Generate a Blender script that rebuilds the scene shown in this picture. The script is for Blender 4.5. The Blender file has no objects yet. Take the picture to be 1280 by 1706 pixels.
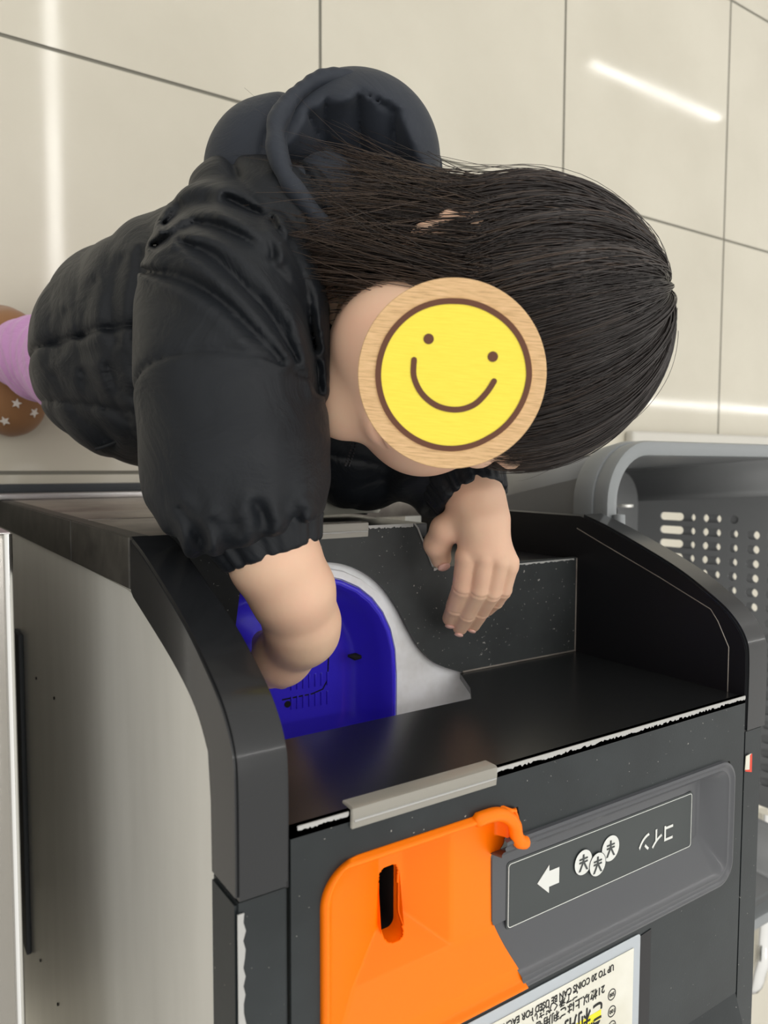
import bpy, bmesh, math, random
import numpy as np
from mathutils import Vector, Matrix
random.seed(7); RNG = np.random.default_rng(7)
SC = bpy.context.scene
COL = SC.collection
# ------------------------------------------------------------------ camera
def cam_basis(tilt, yaw, roll):
    d = np.array([math.sin(tilt), 0, -math.cos(tilt)]); u = np.array([0, 1, 0.]); x = np.cross(d, u)
    c, s = math.cos(yaw), math.sin(yaw); Z = np.array([[c, -s, 0], [s, c, 0], [0, 0, 1]])
    d, u, x = Z @ d, Z @ u, Z @ x
    c, s = math.cos(roll), math.sin(roll)
    return c * x + s * u, -s * x + c * u, d
CX, CU, CD = cam_basis(math.radians(34.1), math.radians(-6.4), math.radians(5.485))
CF = 1279.0; CO = np.array([0, 0, 0.9])
cam = bpy.data.cameras.new('camera'); camo = bpy.data.objects.new('camera', cam); COL.objects.link(camo)
m = Matrix.Identity(4)
for i in range(3):
    m[i][0] = CX[i]; m[i][1] = CU[i]; m[i][2] = -CD[i]; m[i][3] = CO[i]
camo.matrix_world = m
cam.sensor_fit = 'VERTICAL'; cam.sensor_height = 24.0; cam.lens = CF / 1706 * 24.0
cam.clip_start = 0.02
cam.dof.use_dof = True; cam.dof.focus_distance = 0.43; cam.dof.aperture_fstop = 8.0
SC.camera = camo
SC.view_settings.view_transform = 'Standard'; SC.view_settings.look = 'None'
SC.view_settings.gamma = 1; SC.view_settings.exposure = 0.0
SC.view_settings.use_curve_mapping = False
SC.cycles.use_denoising = True
SC.cycles.max_bounces = 8
# ------------------------------------------------------------------ world: bright shop interior light
W = bpy.data.worlds.new('shop_light'); SC.world = W; W.use_nodes = True
nt = W.node_tree; nt.nodes.clear()
wo = nt.nodes.new('ShaderNodeOutputWorld'); bg = nt.nodes.new('ShaderNodeBackground')
tc = nt.nodes.new('ShaderNodeTexCoord'); sp = nt.nodes.new('ShaderNodeSeparateXYZ'); cr = nt.nodes.new('ShaderNodeValToRGB')
nt.links.new(tc.outputs['Generated'], sp.inputs[0]); nt.links.new(sp.outputs[2], cr.inputs[0])
nt.links.new(cr.outputs[0], bg.inputs[0]); nt.links.new(bg.outputs[0], wo.inputs[0])
e = cr.color_ramp.elements
e[0].position = 0.0; e[0].color = (.36, .345, .32, 1); e[1].position = 1.0; e[1].color = (1.0, .98, .93, 1)
x = e.new(.25); x.color = (.80, .78, .73, 1)
bg.inputs[1].default_value = 1.22
def area(name, loc, rot, sx, sy, power, col=(1, .97, .92)):
    l = bpy.data.lights.new(name, 'AREA'); l.shape = 'RECTANGLE'; l.size = sx; l.size_y = sy; l.energy = power; l.color = col
    o = bpy.data.objects.new(name, l); COL.objects.link(o); o.location = loc; o.rotation_euler = rot; return o

# pixel helpers: a view ray meeting a real plane, or at a measured distance
def ray(px, py): return CX * (px - 640) / CF + CU * (853 - py) / CF + CD
def on(px, py, ax, val):
    v = ray(px, py); return CO + (val - CO[ax]) / v[ax] * v
def dep(px, py, k): return CO + k * ray(px, py)

# ------------------------------------------------------------------ materials
def mat(name, base, rough=.5, metal=0, spec=.5, coat=0, trans=0, alpha=1, sheen=0, emis=None, es=0, sss=0, coatr=.1, ior=1.45):
    M = bpy.data.materials.new(name); M.use_nodes = True; b = M.node_tree.nodes['Principled BSDF']
    b.inputs['Base Color'].default_value = (*base, 1); b.inputs['Roughness'].default_value = rough
    b.inputs['Metallic'].default_value = metal; b.inputs['Specular IOR Level'].default_value = spec
    b.inputs['Coat Weight'].default_value = coat; b.inputs['Coat Roughness'].default_value = coatr
    b.inputs['Transmission Weight'].default_value = trans
    b.inputs['Alpha'].default_value = alpha; b.inputs['Sheen Weight'].default_value = sheen; b.inputs['IOR'].default_value = ior
    if emis: b.inputs['Emission Color'].default_value = (*emis, 1); b.inputs['Emission Strength'].default_value = es
    if sss: b.inputs['Subsurface Weight'].default_value = sss; b.inputs['Subsurface Radius'].default_value = (1, .35, .2); b.inputs['Subsurface Scale'].default_value = .006
    return M
def N(M, t): return M.node_tree.nodes.new(t)
def L(M, a, b): M.node_tree.links.new(a, b)
def bsdf(M): return M.node_tree.nodes['Principled BSDF']
def noise(M, scale, detail=3, rough=.5, stretch=None, kind='Object'):
    tcn = N(M, 'ShaderNodeTexCoord'); n = N(M, 'ShaderNodeTexNoise')
    n.inputs['Scale'].default_value = scale; n.inputs['Detail'].default_value = detail; n.inputs['Roughness'].default_value = rough
    if stretch is not None:
        mp = N(M, 'ShaderNodeMapping'); mp.inputs['Scale'].default_value = stretch
        L(M, tcn.outputs[kind], mp.inputs[0]); L(M, mp.outputs[0], n.inputs['Vector'])
    else: L(M, tcn.outputs[kind], n.inputs['Vector'])
    return n
def ramp(M, src, stops):
    r = N(M, 'ShaderNodeValToRGB'); L(M, src, r.inputs[0]); el = r.color_ramp.elements
    el[0].position, el[0].color = stops[0][0], (*stops[0][1], 1); el[1].position, el[1].color = stops[-1][0], (*stops[-1][1], 1)
    for p, c in stops[1:-1]:
        q = el.new(p); q.color = (*c, 1)
    return r
def mixc(M, fac, a, b):
    n = N(M, 'ShaderNodeMix'); n.data_type = 'RGBA'; L(M, fac, n.inputs[0])
    for k, v in ((6, a), (7, b)):
        if isinstance(v, tuple): n.inputs[k].default_value = (*v, 1)
        else: L(M, v, n.inputs[k])
    return n.outputs[2]
def bump(M, h, strength=.2, dist=.001):
    b = N(M, 'ShaderNodeBump'); b.inputs['Strength'].default_value = strength; b.inputs['Distance'].default_value = dist
    L(M, h, b.inputs['Height']); L(M, b.outputs[0], bsdf(M).inputs['Normal']); return b

def speck_black(name, base=(.013, .017, .019), rough=.36, amount=.735, spec=.4):
    M = mat(name, base, rough, spec=spec)
    n = noise(M, 420, 2, .6); r = ramp(M, n.outputs[0], [(amount, (0, 0, 0)), (amount + .03, (1, 1, 1))])
    n2 = noise(M, 18, 4, .6); r2 = ramp(M, n2.outputs[0], [(.35, base), (.75, tuple(v * 1.5 + .004 for v in base))])
    c = mixc(M, r.outputs[0], r2.outputs[0], (.35, .34, .31)); L(M, c, bsdf(M).inputs['Base Color'])
    bump(M, noise(M, 900, 2).outputs[0], .08, .0004)
    return M
M_BLK = speck_black('black_painted_plastic')
M_SHELF = speck_black('dusty_black_plastic', (.024, .027, .028), .5, .70)
M_WALL = mat('satin_black_plastic', (.012, .013, .014), .26); bump(M_WALL, noise(M_WALL, 700, 2).outputs[0], .05, .0003)
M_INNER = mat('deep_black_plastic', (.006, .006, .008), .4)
M_CHEEK = mat('polished_black_trim', (.013, .014, .016), .2, spec=.4, coat=.3, coatr=.08)
bump(M_CHEEK, noise(M_CHEEK, 60, 5, .7).outputs[0], .05, .0006)
M_WORN = mat('worn_dark_trim', (.05, .047, .042), .42, metal=.3)
_n = noise(M_WORN, 45, 5, .7); _r = ramp(M_WORN, _n.outputs[0], [(.3, (.03, .028, .026)), (.7, (.085, .08, .07))]); L(M_WORN, _r.outputs[0], bsdf(M_WORN).inputs['Base Color'])
M_CHIP = mat('chipped_white_edge', (.42, .42, .41), .6)
M_STEEL = mat('brushed_stainless_steel', (.58, .575, .54), .3, metal=.5)
_n = noise(M_STEEL, 8, 3, .5, (1, 1, 5)); _r = ramp(M_STEEL, _n.outputs[0], [(.3, (.88, .87, .82)), (.7, (.95, .94, .89))]); L(M_STEEL, _r.outputs[0], bsdf(M_STEEL).inputs['Base Color'])
bump(M_STEEL, noise(M_STEEL, 260, 3).outputs[0], .03, .0004)
M_STEEL2 = mat('scuffed_steel', (.42, .40, .37), .25, metal=.8)
M_FRONT = mat('bronzed_steel', (.36, .32, .29), .4, metal=.6)
_n = noise(M_FRONT, 40, 4, .6, (1, 1, 1)); _r = ramp(M_FRONT, _n.outputs[0], [(.3, (.25, .22, .2)), (.75, (.46, .42, .37))]); L(M_FRONT, _r.outputs[0], bsdf(M_FRONT).inputs['Base Color'])
M_CHROME = mat('chrome', (.75, .75, .74), .12, metal=1)
M_SILVER = mat('silver_metal', (.62, .6, .6), .3, metal=.7)
M_RUBBER = mat('dark_rubber', (.03, .035, .04), .5)
M_BLUE = mat('glossy_blue_plastic', (.045, .028, .68), .24, coat=.3)
M_WHITE = mat('white_plastic', (.85, .86, .90), .3, coat=.2)
_n = noise(M_WHITE, 25, 4, .6); _r = ramp(M_WHITE, _n.outputs[0], [(.3, (.66, .66, .66)), (.6, (.86, .87, .91))]); L(M_WHITE, _r.outputs[0], bsdf(M_WHITE).inputs['Base Color'])
M_ORANGE = mat('glossy_orange_plastic', (1.0, .200, .0), .38, spec=.28)
M_GREY = mat('grey_plastic', (.070, .073, .082), .32, coat=.2); bump(M_GREY, noise(M_GREY, 900, 2).outputs[0], .06, .0003)
M_LABEL = mat('dark_printed_label', (.045, .052, .053), .45)
M_PRINT = mat('white_print', (.72, .73, .70), .6)
M_PRINTK = mat('black_print', (.01, .01, .01), .6)
M_YELP = mat('yellow_marker', (.85, .75, .03), .6)
M_PAPER = mat('paper_sheet', (.78, .77, .70), .8)
_n = noise(M_PAPER, 30, 3); _r = ramp(M_PAPER, _n.outputs[0], [(.3, (.66, .64, .54)), (.7, (.80, .79, .72))]); L(M_PAPER, _r.outputs[0], bsdf(M_PAPER).inputs['Base Color'])
M_CLEAR = mat('clear_plastic', (.9, .93, .95), .15, alpha=.28, coat=.4)
M_POUCH = mat('clear_pouch_plastic', (.78, .84, .9), .2, alpha=.45, coat=.5)
M_CLIP = mat('cloudy_clear_plastic', (.42, .40, .35), .15, coat=.7, alpha=.6)
M_HOLE = mat('dark_hole', (.003, .003, .003), .8)
M_BASK = mat('grey_basket_plastic', (.21, .215, .22), .35); M_RIM = mat('light_grey_rim_plastic', (.24, .255, .265), .4)
M_SKIN = mat('child_skin', (.62, .37, .25), .5, sss=.12, spec=.35)
_n = noise(M_SKIN, 22, 4, .6); _r = ramp(M_SKIN, _n.outputs[0], [(.3, (.78, .47, .34)), (.7, (.78, .54, .38))]); L(M_SKIN, _r.outputs[0], bsdf(M_SKIN).inputs['Base Color'])
bump(M_SKIN, noise(M_SKIN, 500, 3).outputs[0], .12, .0004)
M_NAIL = mat('finger_nail', (.80, .48, .41), .3, coat=.3)
M_CLOTH = mat('black_nylon', (.007, .009, .0125), .50, sheen=.03, spec=.32)
def cloth_bump(M, k=1.0):
    a = noise(M, 26, 4, .55); a.inputs['Distortion'].default_value = 1.2
    b1 = N(M, 'ShaderNodeBump'); b1.inputs['Strength'].default_value = .45 * k; b1.inputs['Distance'].default_value = .006; L(M, a.outputs[0], b1.inputs['Height'])
    w = noise(M, 1400, 1); b2 = N(M, 'ShaderNodeBump'); b2.inputs['Strength'].default_value = .15; b2.inputs['Distance'].default_value = .0004
    L(M, w.outputs[0], b2.inputs['Height']); L(M, b1.outputs[0], b2.inputs['Normal']); L(M, b2.outputs[0], bsdf(M).inputs['Normal'])
cloth_bump(M_CLOTH)
M_LINING = mat('navy_lining', (.024, .029, .040), .6, sheen=.06, spec=.3); cloth_bump(M_LINING, .6)
M_HAIRB = mat('hair_underlayer', (.010, .0075, .007), .6)
M_HAIR = mat('dark_brown_hair', (.022, .0165, .0155), .32, spec=.6)
_o = N(M_HAIR, 'ShaderNodeAttribute'); _o.attribute_name = 'tone'
_r = ramp(M_HAIR, _o.outputs['Fac'], [(0, (.008, .006, .006)), (.8, (.034, .026, .024)), (1, (.085, .058, .043))]); L(M_HAIR, _r.outputs[0], bsdf(M_HAIR).inputs['Base Color'])
M_PINK = mat('lilac_fleece', (.52, .24, .52), .85, sheen=.3); cloth_bump(M_PINK, .7)
M_SHOE = mat('tan_suede', (.25, .12, .045), .8, sheen=.2); M_STAR = mat('white_star_print', (.7, .66, .6), .7); M_SOLE = mat('rubber_sole', (.36, .24, .14), .7)
M_ZIP = mat('zip_teeth', (.03, .03, .035), .3, metal=.4)

def grain(M, k1, k2, stops):
    """grain that runs along the board: noise stretched along one direction of the disc"""
    t = N(M, 'ShaderNodeTexCoord'); cb = N(M, 'ShaderNodeCombineXYZ')
    for ax, (v, k) in enumerate(((CX + .10 * -CU, k1), (CU + .10 * CX, k2))):
        d = N(M, 'ShaderNodeVectorMath'); d.operation = 'DOT_PRODUCT'; d.inputs[1].default_value = tuple(v * k); L(M, t.outputs['Object'], d.inputs[0]); L(M, d.outputs['Value'], cb.inputs[ax])
    n = N(M, 'ShaderNodeTexNoise'); n.inputs['Scale'].default_value = 1; n.inputs['Detail'].default_value = 4; n.inputs['Roughness'].default_value = .6
    L(M, cb.outputs[0], n.inputs['Vector']); r = ramp(M, n.outputs[0], stops); L(M, r.outputs[0], bsdf(M).inputs['Base Color'])
M_WOOD = mat('pale_wood', (.62, .39, .19), .65); grain(M_WOOD, 110, 1500, [(.3, (.50, .30, .145)), (.5, (.70, .455, .23)), (.72, (.80, .54, .30))])
M_YEL = mat('yellow_paint', (.92, .76, .07), .6); grain(M_YEL, 110, 1500, [(.3, (.90, .73, .065)), (.7, (.97, .81, .085))])
M_BROWN = mat('brown_paint', (.125, .045, .022), .6)

def floor_mat():
    M = mat('cream_floor_tile', (.62, .58, .49), .13, spec=.5)
    n = noise(M, 3.5, 5, .55); r = ramp(M, n.outputs[0], [(.3, (.53, .495, .41)), (.7, (.60, .565, .475))])
    n2 = noise(M, 60, 2, .5); r2 = ramp(M, n2.outputs[0], [(.76, (0, 0, 0)), (.80, (1, 1, 1))])
    c = mixc(M, r2.outputs[0], r.outputs[0], (.46, .43, .35)); L(M, c, bsdf(M).inputs['Base Color'])
    n3 = noise(M, 5, 4); r3 = ramp(M, n3.outputs[0], [(.3, (.05,) * 3), (.7, (.085,) * 3)]); L(M, r3.outputs[0], bsdf(M).inputs['Roughness'])
    return M
M_FLOOR = floor_mat(); M_GROUT = mat('floor_grout', (.20, .19, .155), .8)
M_LAMP = mat('lamp_tube', (1, 1, 1), .5, emis=(1, .98, .94), es=14)

# ------------------------------------------------------------------ object helpers
def link(name, me, m=None, parent=None, smooth=False, angle=None):
    o = bpy.data.objects.new(name, me); COL.objects.link(o)
    if m: me.materials.append(m)
    if parent: o.parent = parent
    if smooth:
        me.polygons.foreach_set('use_smooth', [True] * len(me.polygons))
        if angle: me.set_sharp_from_angle(angle=math.radians(angle))
    return o
def tag(o, label, cat, group=None, kind=None):
    o['label'] = label; o['category'] = cat
    if group: o['group'] = group
    if kind: o['kind'] = kind
    return o
def thing(name, label, cat, loc=(0, 0, 0), group=None):
    o = bpy.data.objects.new(name, None); COL.objects.link(o); o.location = loc; o.empty_display_size = .02
    return tag(o, label, cat, group)
def at_root(o, root):      # parent a mesh built in world coordinates to a thing whose origin is elsewhere
    o.parent = root; o.matrix_parent_inverse = Matrix.Translation(-root.location); return o
def from_bm(name, bm, m, root=None, smooth=False, angle=None):
    bmesh.ops.recalc_face_normals(bm, faces=bm.faces[:])
    me = bpy.data.meshes.new(name); bm.to_mesh(me); bm.free()
    o = link(name, me, m, None, smooth, angle)
    if root: at_root(o, root)
    return o
def from_np(name, V, F, m, root=None, smooth=True, angle=None):
    me = bpy.data.meshes.new(name); V = np.asarray(V, np.float32); F = np.asarray(F, np.int32); k = F.shape[1]
    me.vertices.add(len(V)); me.vertices.foreach_set('co', V.ravel())
    me.loops.add(F.size); me.loops.foreach_set('vertex_index', F.ravel())
    me.polygons.add(len(F)); me.polygons.foreach_set('loop_start', np.arange(len(F), dtype=np.int32) * k)
    me.update(calc_edges=True); me.validate()
    o = link(name, me, m, None, smooth, angle)
    if root: at_root(o, root)
    return o
def bevel(bm, w, seg=2):
    if w: bmesh.ops.bevel(bm, geom=[e for e in bm.edges if len(e.link_faces) == 2 and e.calc_face_angle(0) > .5], offset=w, segments=seg, affect='EDGES', profile=.6, clamp_overlap=True)
def box(name, x0, x1, y0, y1, z0, z1, m, root=None, bv=.001, seg=2):
    bm = bmesh.new(); bmesh.ops.create_cube(bm, size=1)
    for v in bm.verts:
        v.co = Vector(((x0 + x1) / 2 + v.co.x * (x1 - x0), (y0 + y1) / 2 + v.co.y * (y1 - y0), (z0 + z1) / 2 + v.co.z * (z1 - z0)))
    bevel(bm, bv, seg); return from_bm(name, bm, m, root, True, 40)
def extrude_yz(name, prof, x0, x1, m, root=None, bv=.001, seg=2, angle=30):
    bm = bmesh.new(); vs = [bm.verts.new((x0, y, z)) for y, z in prof]; f = bm.faces.new(vs)
    r = bmesh.ops.extrude_face_region(bm, geom=[f])
    for v in r['geom']:
        if isinstance(v, bmesh.types.BMVert): v.co.x = x1
    if bv:
        bmesh.ops.recalc_face_normals(bm, faces=bm.faces[:])
        cap = [e for e in bm.edges if abs(e.verts[0].co.x - e.verts[1].co.x) < 1e-7]
        bmesh.ops.bevel(bm, geom=cap, offset=bv, segments=seg, affect='EDGES', clamp_overlap=True)
    return from_bm(name, bm, m, root, True, angle)
def plate(name, outer, holes, m, mw=None, thick=.001, root=None, bv=0, smooth=True):
    """flat plate with holes in local XY, extruded by thick downwards, placed with matrix mw"""
    cu = bpy.data.curves.new('tmp', 'CURVE'); cu.dimensions = '2D'; cu.fill_mode = 'BOTH'; cu.extrude = thick / 2; cu.bevel_depth = bv; cu.bevel_resolution = 2
    for pts in [outer] + list(holes):
        s = cu.splines.new('POLY'); s.points.add(len(pts) - 1); s.use_cyclic_u = True
        for p, q in zip(s.points, pts): p.co = (q[0], q[1], 0, 1)
    t = bpy.data.objects.new('tmp', cu); COL.objects.link(t)
    bpy.context.view_layer.update()
    me = bpy.data.meshes.new_from_object(t.evaluated_get(bpy.context.evaluated_depsgraph_get()))
    bpy.data.objects.remove(t); bpy.data.curves.remove(cu)
    me.name = name; me.materials.clear()
    T = (mw or Matrix.Identity(4)) @ Matrix.Translation((0, 0, -thick / 2))
    me.transform(T)
    o = link(name, me, m, None, smooth, 35)
    if root: at_root(o, root)
    return o
def text_mesh(body, size, thick=.0001, off=0):
    cu = bpy.data.curves.new('txt', 'FONT'); cu.body = body; cu.size = size; cu.extrude = thick; cu.align_x = 'LEFT'; cu.offset = off
    t = bpy.data.objects.new('tmp', cu); COL.objects.link(t); bpy.context.view_layer.update()
    me = bpy.data.meshes.new_from_object(t.evaluated_get(bpy.context.evaluated_depsgraph_get()))
    bpy.data.objects.remove(t); bpy.data.curves.remove(cu); me.materials.clear(); return me
def text(name, body, size, m, x, y, z, root, width=None, bold=0, sy=1.0):
    """lettering lying on a horizontal surface, read from the +Y side (up = -Y)"""
    me = text_mesh(body, size, off=bold); co = np.array([v.co[:] for v in me.vertices]) if len(me.vertices) else np.zeros((1, 3))
    w = co[:, 0].max() - co[:, 0].min(); sx = width / w if width else 1
    me.transform(Matrix.Translation((x, y, z)) @ Matrix.Rotation(math.pi, 4, 'Z') @ Matrix.Diagonal((sx, sy, 1, 1)) @ Matrix.Translation((-co[:, 0].min(), 0, 0)))
    me.name = name; o = link(name, me, m)
    at_root(o, root); return o
def rrect(x0, x1, y0, y1, r, n=8):
    pts = []
    for cx, cy, a in ((x1 - r, y1 - r, 0), (x0 + r, y1 - r, 90), (x0 + r, y0 + r, 180), (x1 - r, y0 + r, 270)):
        for i in range(n + 1):
            t = math.radians(a + 90 * i / n); pts.append((cx + r * math.cos(t), cy + r * math.sin(t)))
    return pts
def circle(cx, cy, r, n=32, ry=None): return [(cx + r * math.cos(2 * math.pi * i / n), cy + (ry or r) * math.sin(2 * math.pi * i / n)) for i in range(n)]
def loft(name, loops, m, root=None, cap0=False, cap1=False, closed=True, smooth=True, angle=50, sol=0):
    bm = bmesh.new(); R = [[bm.verts.new(p) for p in lp] for lp in loops]; n = len(R[0])
    for a, b in zip(R, R[1:]):
        for i in range(n if closed else n - 1): bm.faces.new((a[i], a[(i + 1) % n], b[(i + 1) % n], b[i]))
    if cap0: bm.faces.new(R[0])
    if cap1: bm.faces.new(R[-1])
    o = from_bm(name, bm, m, root, smooth, angle)
    if sol: md = o.modifiers.new('s', 'SOLIDIFY'); md.thickness = sol; md.offset = 0
    return o
def catmull(P, n=8, closed=False):
    P = np.asarray(P, float); out = []; k = len(P)
    for i in range(k if closed else k - 1):
        if closed: a, b, c, d = P[i - 1], P[i], P[(i + 1) % k], P[(i + 2) % k]
        else: a, b, c, d = P[max(i - 1, 0)], P[i], P[i + 1], P[min(i + 2, k - 1)]
        for j in range(n):
            t = j / n; out.append(.5 * ((2 * b) + (-a + c) * t + (2 * a - 5 * b + 4 * c - d) * t * t + (-a + 3 * b - 3 * c + d) * t ** 3))
    if not closed: out.append(P[-1])
    return np.array(out)
def tube(name, P, r, m, root=None, n=10, closed=False, bm=None):
    P = [Vector(p) for p in P]; own = bm is None; bm = bm or bmesh.new(); rings = []; up = Vector((0, 0, 1)); k = len(P)
    rs = r if hasattr(r, '__len__') else [r] * k
    for i, p in enumerate(P):
        if closed: t = P[(i + 1) % k] - P[i - 1]
        else: t = P[min(i + 1, k - 1)] - P[max(i - 1, 0)]
        t.normalize(); s = t.cross(up)
        if s.length < .05: s = t.cross(Vector((1, 0, 0)))
        s.normalize(); q = s.cross(t); rings.append([bm.verts.new(p + (s * math.cos(2 * math.pi * j / n) + q * math.sin(2 * math.pi * j / n)) * rs[i]) for j in range(n)])
    for i in range(k if closed else k - 1):
        a, b = rings[i], rings[(i + 1) % k]
        for j in range(n): bm.faces.new((a[j], a[(j + 1) % n], b[(j + 1) % n], b[j]))
    if not closed: bm.faces.new(rings[0]); bm.faces.new(rings[-1])
    if own: return from_bm(name, bm, m, root, True, 50)

# ------------------------------------------------------------------ implicit surfaces (for soft bodies and clothes)
class Field:
    def __init__(s, lo, hi, h):
        s.lo = np.array(lo, float); s.h = h; s.n = np.ceil((np.array(hi) - s.lo) / h).astype(int) + 1
        ax = [(s.lo[i] + h * np.arange(s.n[i])).astype(np.float32) for i in range(3)]
        s.x, s.y, s.z = ax[0][:, None, None], ax[1][None, :, None], ax[2][None, None, :]
        s.d = np.full(s.n, 1e3, np.float32)
    def loc(s, c, B=None):
        dx, dy, dz = s.x - c[0], s.y - c[1], s.z - c[2]
        if B is None: return dx, dy, dz
        return tuple(dx * float(b[0]) + dy * float(b[1]) + dz * float(b[2]) for b in B)
    def ell(s, c, r, B=None):
        a, b, g = s.loc(c, B); q = np.sqrt((a / r[0]) ** 2 + (b / r[1]) ** 2 + (g / r[2]) ** 2)
        return (q - 1) * min(r) if max(r) / min(r) < 1.05 else (q - 1) * q / (np.sqrt((a / r[0] ** 2) ** 2 + (b / r[1] ** 2) ** 2 + (g / r[2] ** 2) ** 2) + 1e-6)
    def cap(s, p, q, r0, r1):
        p, q = np.asarray(p, float), np.asarray(q, float); v = q - p; l2 = float(v @ v) + 1e-12
        dx, dy, dz = s.loc(p); t = np.clip((dx * v[0] + dy * v[1] + dz * v[2]) / l2, 0, 1)
        return np.sqrt((dx - t * v[0]) ** 2 + (dy - t * v[1]) ** 2 + (dz - t * v[2]) ** 2) - (r0 + (r1 - r0) * t)
    def add(s, f, k=.0):
        f = np.broadcast_to(f, s.d.shape)
        if k <= 0: s.d = np.minimum(s.d, f); return
        hh = np.clip(.5 + .5 * (s.d - f) / k, 0, 1); s.d = (s.d * (1 - hh) + f * hh - k * hh * (1 - hh)).astype(np.float32)
    def cut(s, f, k=.0):      # keep where f<0
        if k <= 0: s.d = np.maximum(s.d, f); return
        hh = np.clip(.5 - .5 * (s.d - f) / k, 0, 1); s.d = (s.d * (1 - hh) + f * hh + k * hh * (1 - hh)).astype(np.float32)
    def chain(s, P, R, k=.004):
        for i in range(len(P) - 1): s.add(s.cap(P[i], P[i + 1], R[i], R[i + 1]), k if i else k)
    def plane(s, p, n):
        n = np.asarray(n, float); n = n / np.linalg.norm(n); a, b, c = s.loc(p); return a * n[0] + b * n[1] + c * n[2]
    def mesh(s):
        d = s.d; n = d.shape; ins = d < 0
        cid = -np.ones((n[0] - 1, n[1] - 1, n[2] - 1), np.int64)
        cnt = np.zeros(cid.shape, np.int8)
        for i in (0, 1):
            for j in (0, 1):
                for k in (0, 1): cnt += ins[i:n[0] - 1 + i, j:n[1] - 1 + j, k:n[2] - 1 + k]
        act = np.argwhere((cnt > 0) & (cnt < 8)); cid[tuple(act.T)] = np.arange(len(act))
        acc = np.zeros((len(act), 3)); w = np.zeros(len(act))
        for axis in range(3):
            o1, o2 = [q for q in range(3) if q != axis]
            for u in (0, 1):
                for v in (0, 1):
                    a = act.copy(); a[:, o1] += u; a[:, o2] += v; b = a.copy(); b[:, axis] += 1
                    da = d[tuple(a.T)].astype(float); db = d[tuple(b.T)].astype(float); c = (da < 0) != (db < 0)
                    t = np.where(c, da / np.where(c, da - db, 1), 0); p = a.astype(float); p[:, axis] += t
                    acc[c] += p[c]; w[c] += 1
        V = s.lo + s.h * acc / w[:, None]; F = []
        for axis in range(3):
            o1, o2 = (axis + 1) % 3, (axis + 2) % 3
            sl = [slice(1, -1)] * 3; sl[axis] = slice(0, -1); a = ins[tuple(sl)]
            sh = list(sl); sh[axis] = slice(1, None); b = ins[tuple(sh)]
            for flip, mk in ((0, a & ~b), (1, ~a & b)):
                e = np.argwhere(mk)
                if not len(e): continue
                off = np.ones(3, int); off[axis] = 0; e = e + off
                def c(u, v):
                    g = e.copy(); g[:, o1] += u; g[:, o2] += v; return cid[tuple(g.T)]
                q = np.stack([c(-1, -1), c(0, -1), c(0, 0), c(-1, 0)], 1)
                F.append(q[:, ::-1] if flip else q)
        F = np.concatenate(F); F = F[(F >= 0).all(1)]
        return V, F
def join_np(parts):
    Vs, Fs, o = [], [], 0
    for V, F in parts: Vs.append(V); Fs.append(F + o); o += len(V)
    return np.concatenate(Vs), np.concatenate(Fs)
def soft_noise(p, s, seed=0):     # cheap smooth pseudo noise, sum of rotated sines
    r = np.random.default_rng(seed); out = 0
    for i in range(5):
        k = r.normal(size=3); k = k / np.linalg.norm(k) * s * (.6 + .35 * i); out = out + np.sin(p[0] * k[0] + p[1] * k[1] + p[2] * k[2] + r.uniform(0, 6.28)) / (1 + .35 * i)
    return out / 3

# ================================================================== FLOOR (0.45 m tiles)
T = .45; OX, OY = .5595 * .9, -.012 * .9
bm = bmesh.new(); bmesh.ops.create_grid(bm, x_segments=1, y_segments=1, size=4)
fl = from_bm('floor', bm, M_GROUT); fl.location = (1.5, 0, -.001); fl['kind'] = 'structure'
bm = bmesh.new()
for i in range(-4, 9):
    for j in range(-4, 6):
        g = .0021
        vs = [bm.verts.new((OX + (i + a) * T + (g if a == 0 else -g), OY + (j + b) * T + (g if b == 0 else -g), 0.0004)) for a, b in ((0, 0), (1, 0), (1, 1), (0, 1))]
        bm.faces.new(vs)
tl = from_bm('trim_1', bm, M_FLOOR); tl['kind'] = 'structure'
# long ceiling lights, off camera, mirrored in the floor
def lamp(x0, x1, y0, y1, z=2.6, label=''):
    t = thing('ceiling_light', label, 'light', ((x0 + x1) / 2, (y0 + y1) / 2, z), group='ceiling strip lights')
    box('housing', x0 - .02, x1 + .02, y0 - .02, y1 + .02, z + .012, z + .06, M_WHITE, t)
    box('diffuser', x0, x1, y0, y1, z - .01, z + .01, M_LAMP, t, .003)
lamp(.668, .712, -.6, 3.6, label='long fluorescent ceiling strip running away over the front of the machine')
lamp(3.95, 5.35, 2.558, 2.592, label='far fluorescent ceiling strip across the aisle')
lamp(-1.2, 7.5, .43, .46, label='fluorescent ceiling strip across the aisle nearer the machine')

# ================================================================== THE COIN MACHINE
ZT, ZS, YW, YF = .6375, .499, -.143, -.0375
XL, XR = .133, .447
pm = thing('payment_machine', 'black and steel coin payment machine with orange coin chute and blue return bowl', 'machine', (.29, -.25, 0))
CURVE = [tuple(p) for p in catmull([(YF, .503), (-.046, .530), (-.067, .582), (-.083, .611), (-.094, .626), (-.107, .6355), (-.122, .638), (-.165, .638)], 6)]
LOWER = [tuple(p) for p in catmull([(-.116, .609), (-.102, .595), (-.088, .565), (-.069, .508)], 5)]
BAND = [(-.066, .5035), (YF, .5035)] + CURVE[1:] + [(-.165, .612), (-.135, .6115)] + LOWER
extrude_yz('side_cheek', BAND, .110, XL - .001, M_CHEEK, pm, .0012)
extrude_yz('side_cheek', BAND, XR + .001, .470, M_CHEEK, pm, .0012)
IN = [(-.166, .30), (YF - .002, .30)] + [(y - .0015, z - .0015) for y, z in CURVE]
extrude_yz('cheek_lining', IN, .121, XL - .0004, M_INNER, pm, 0)
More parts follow.
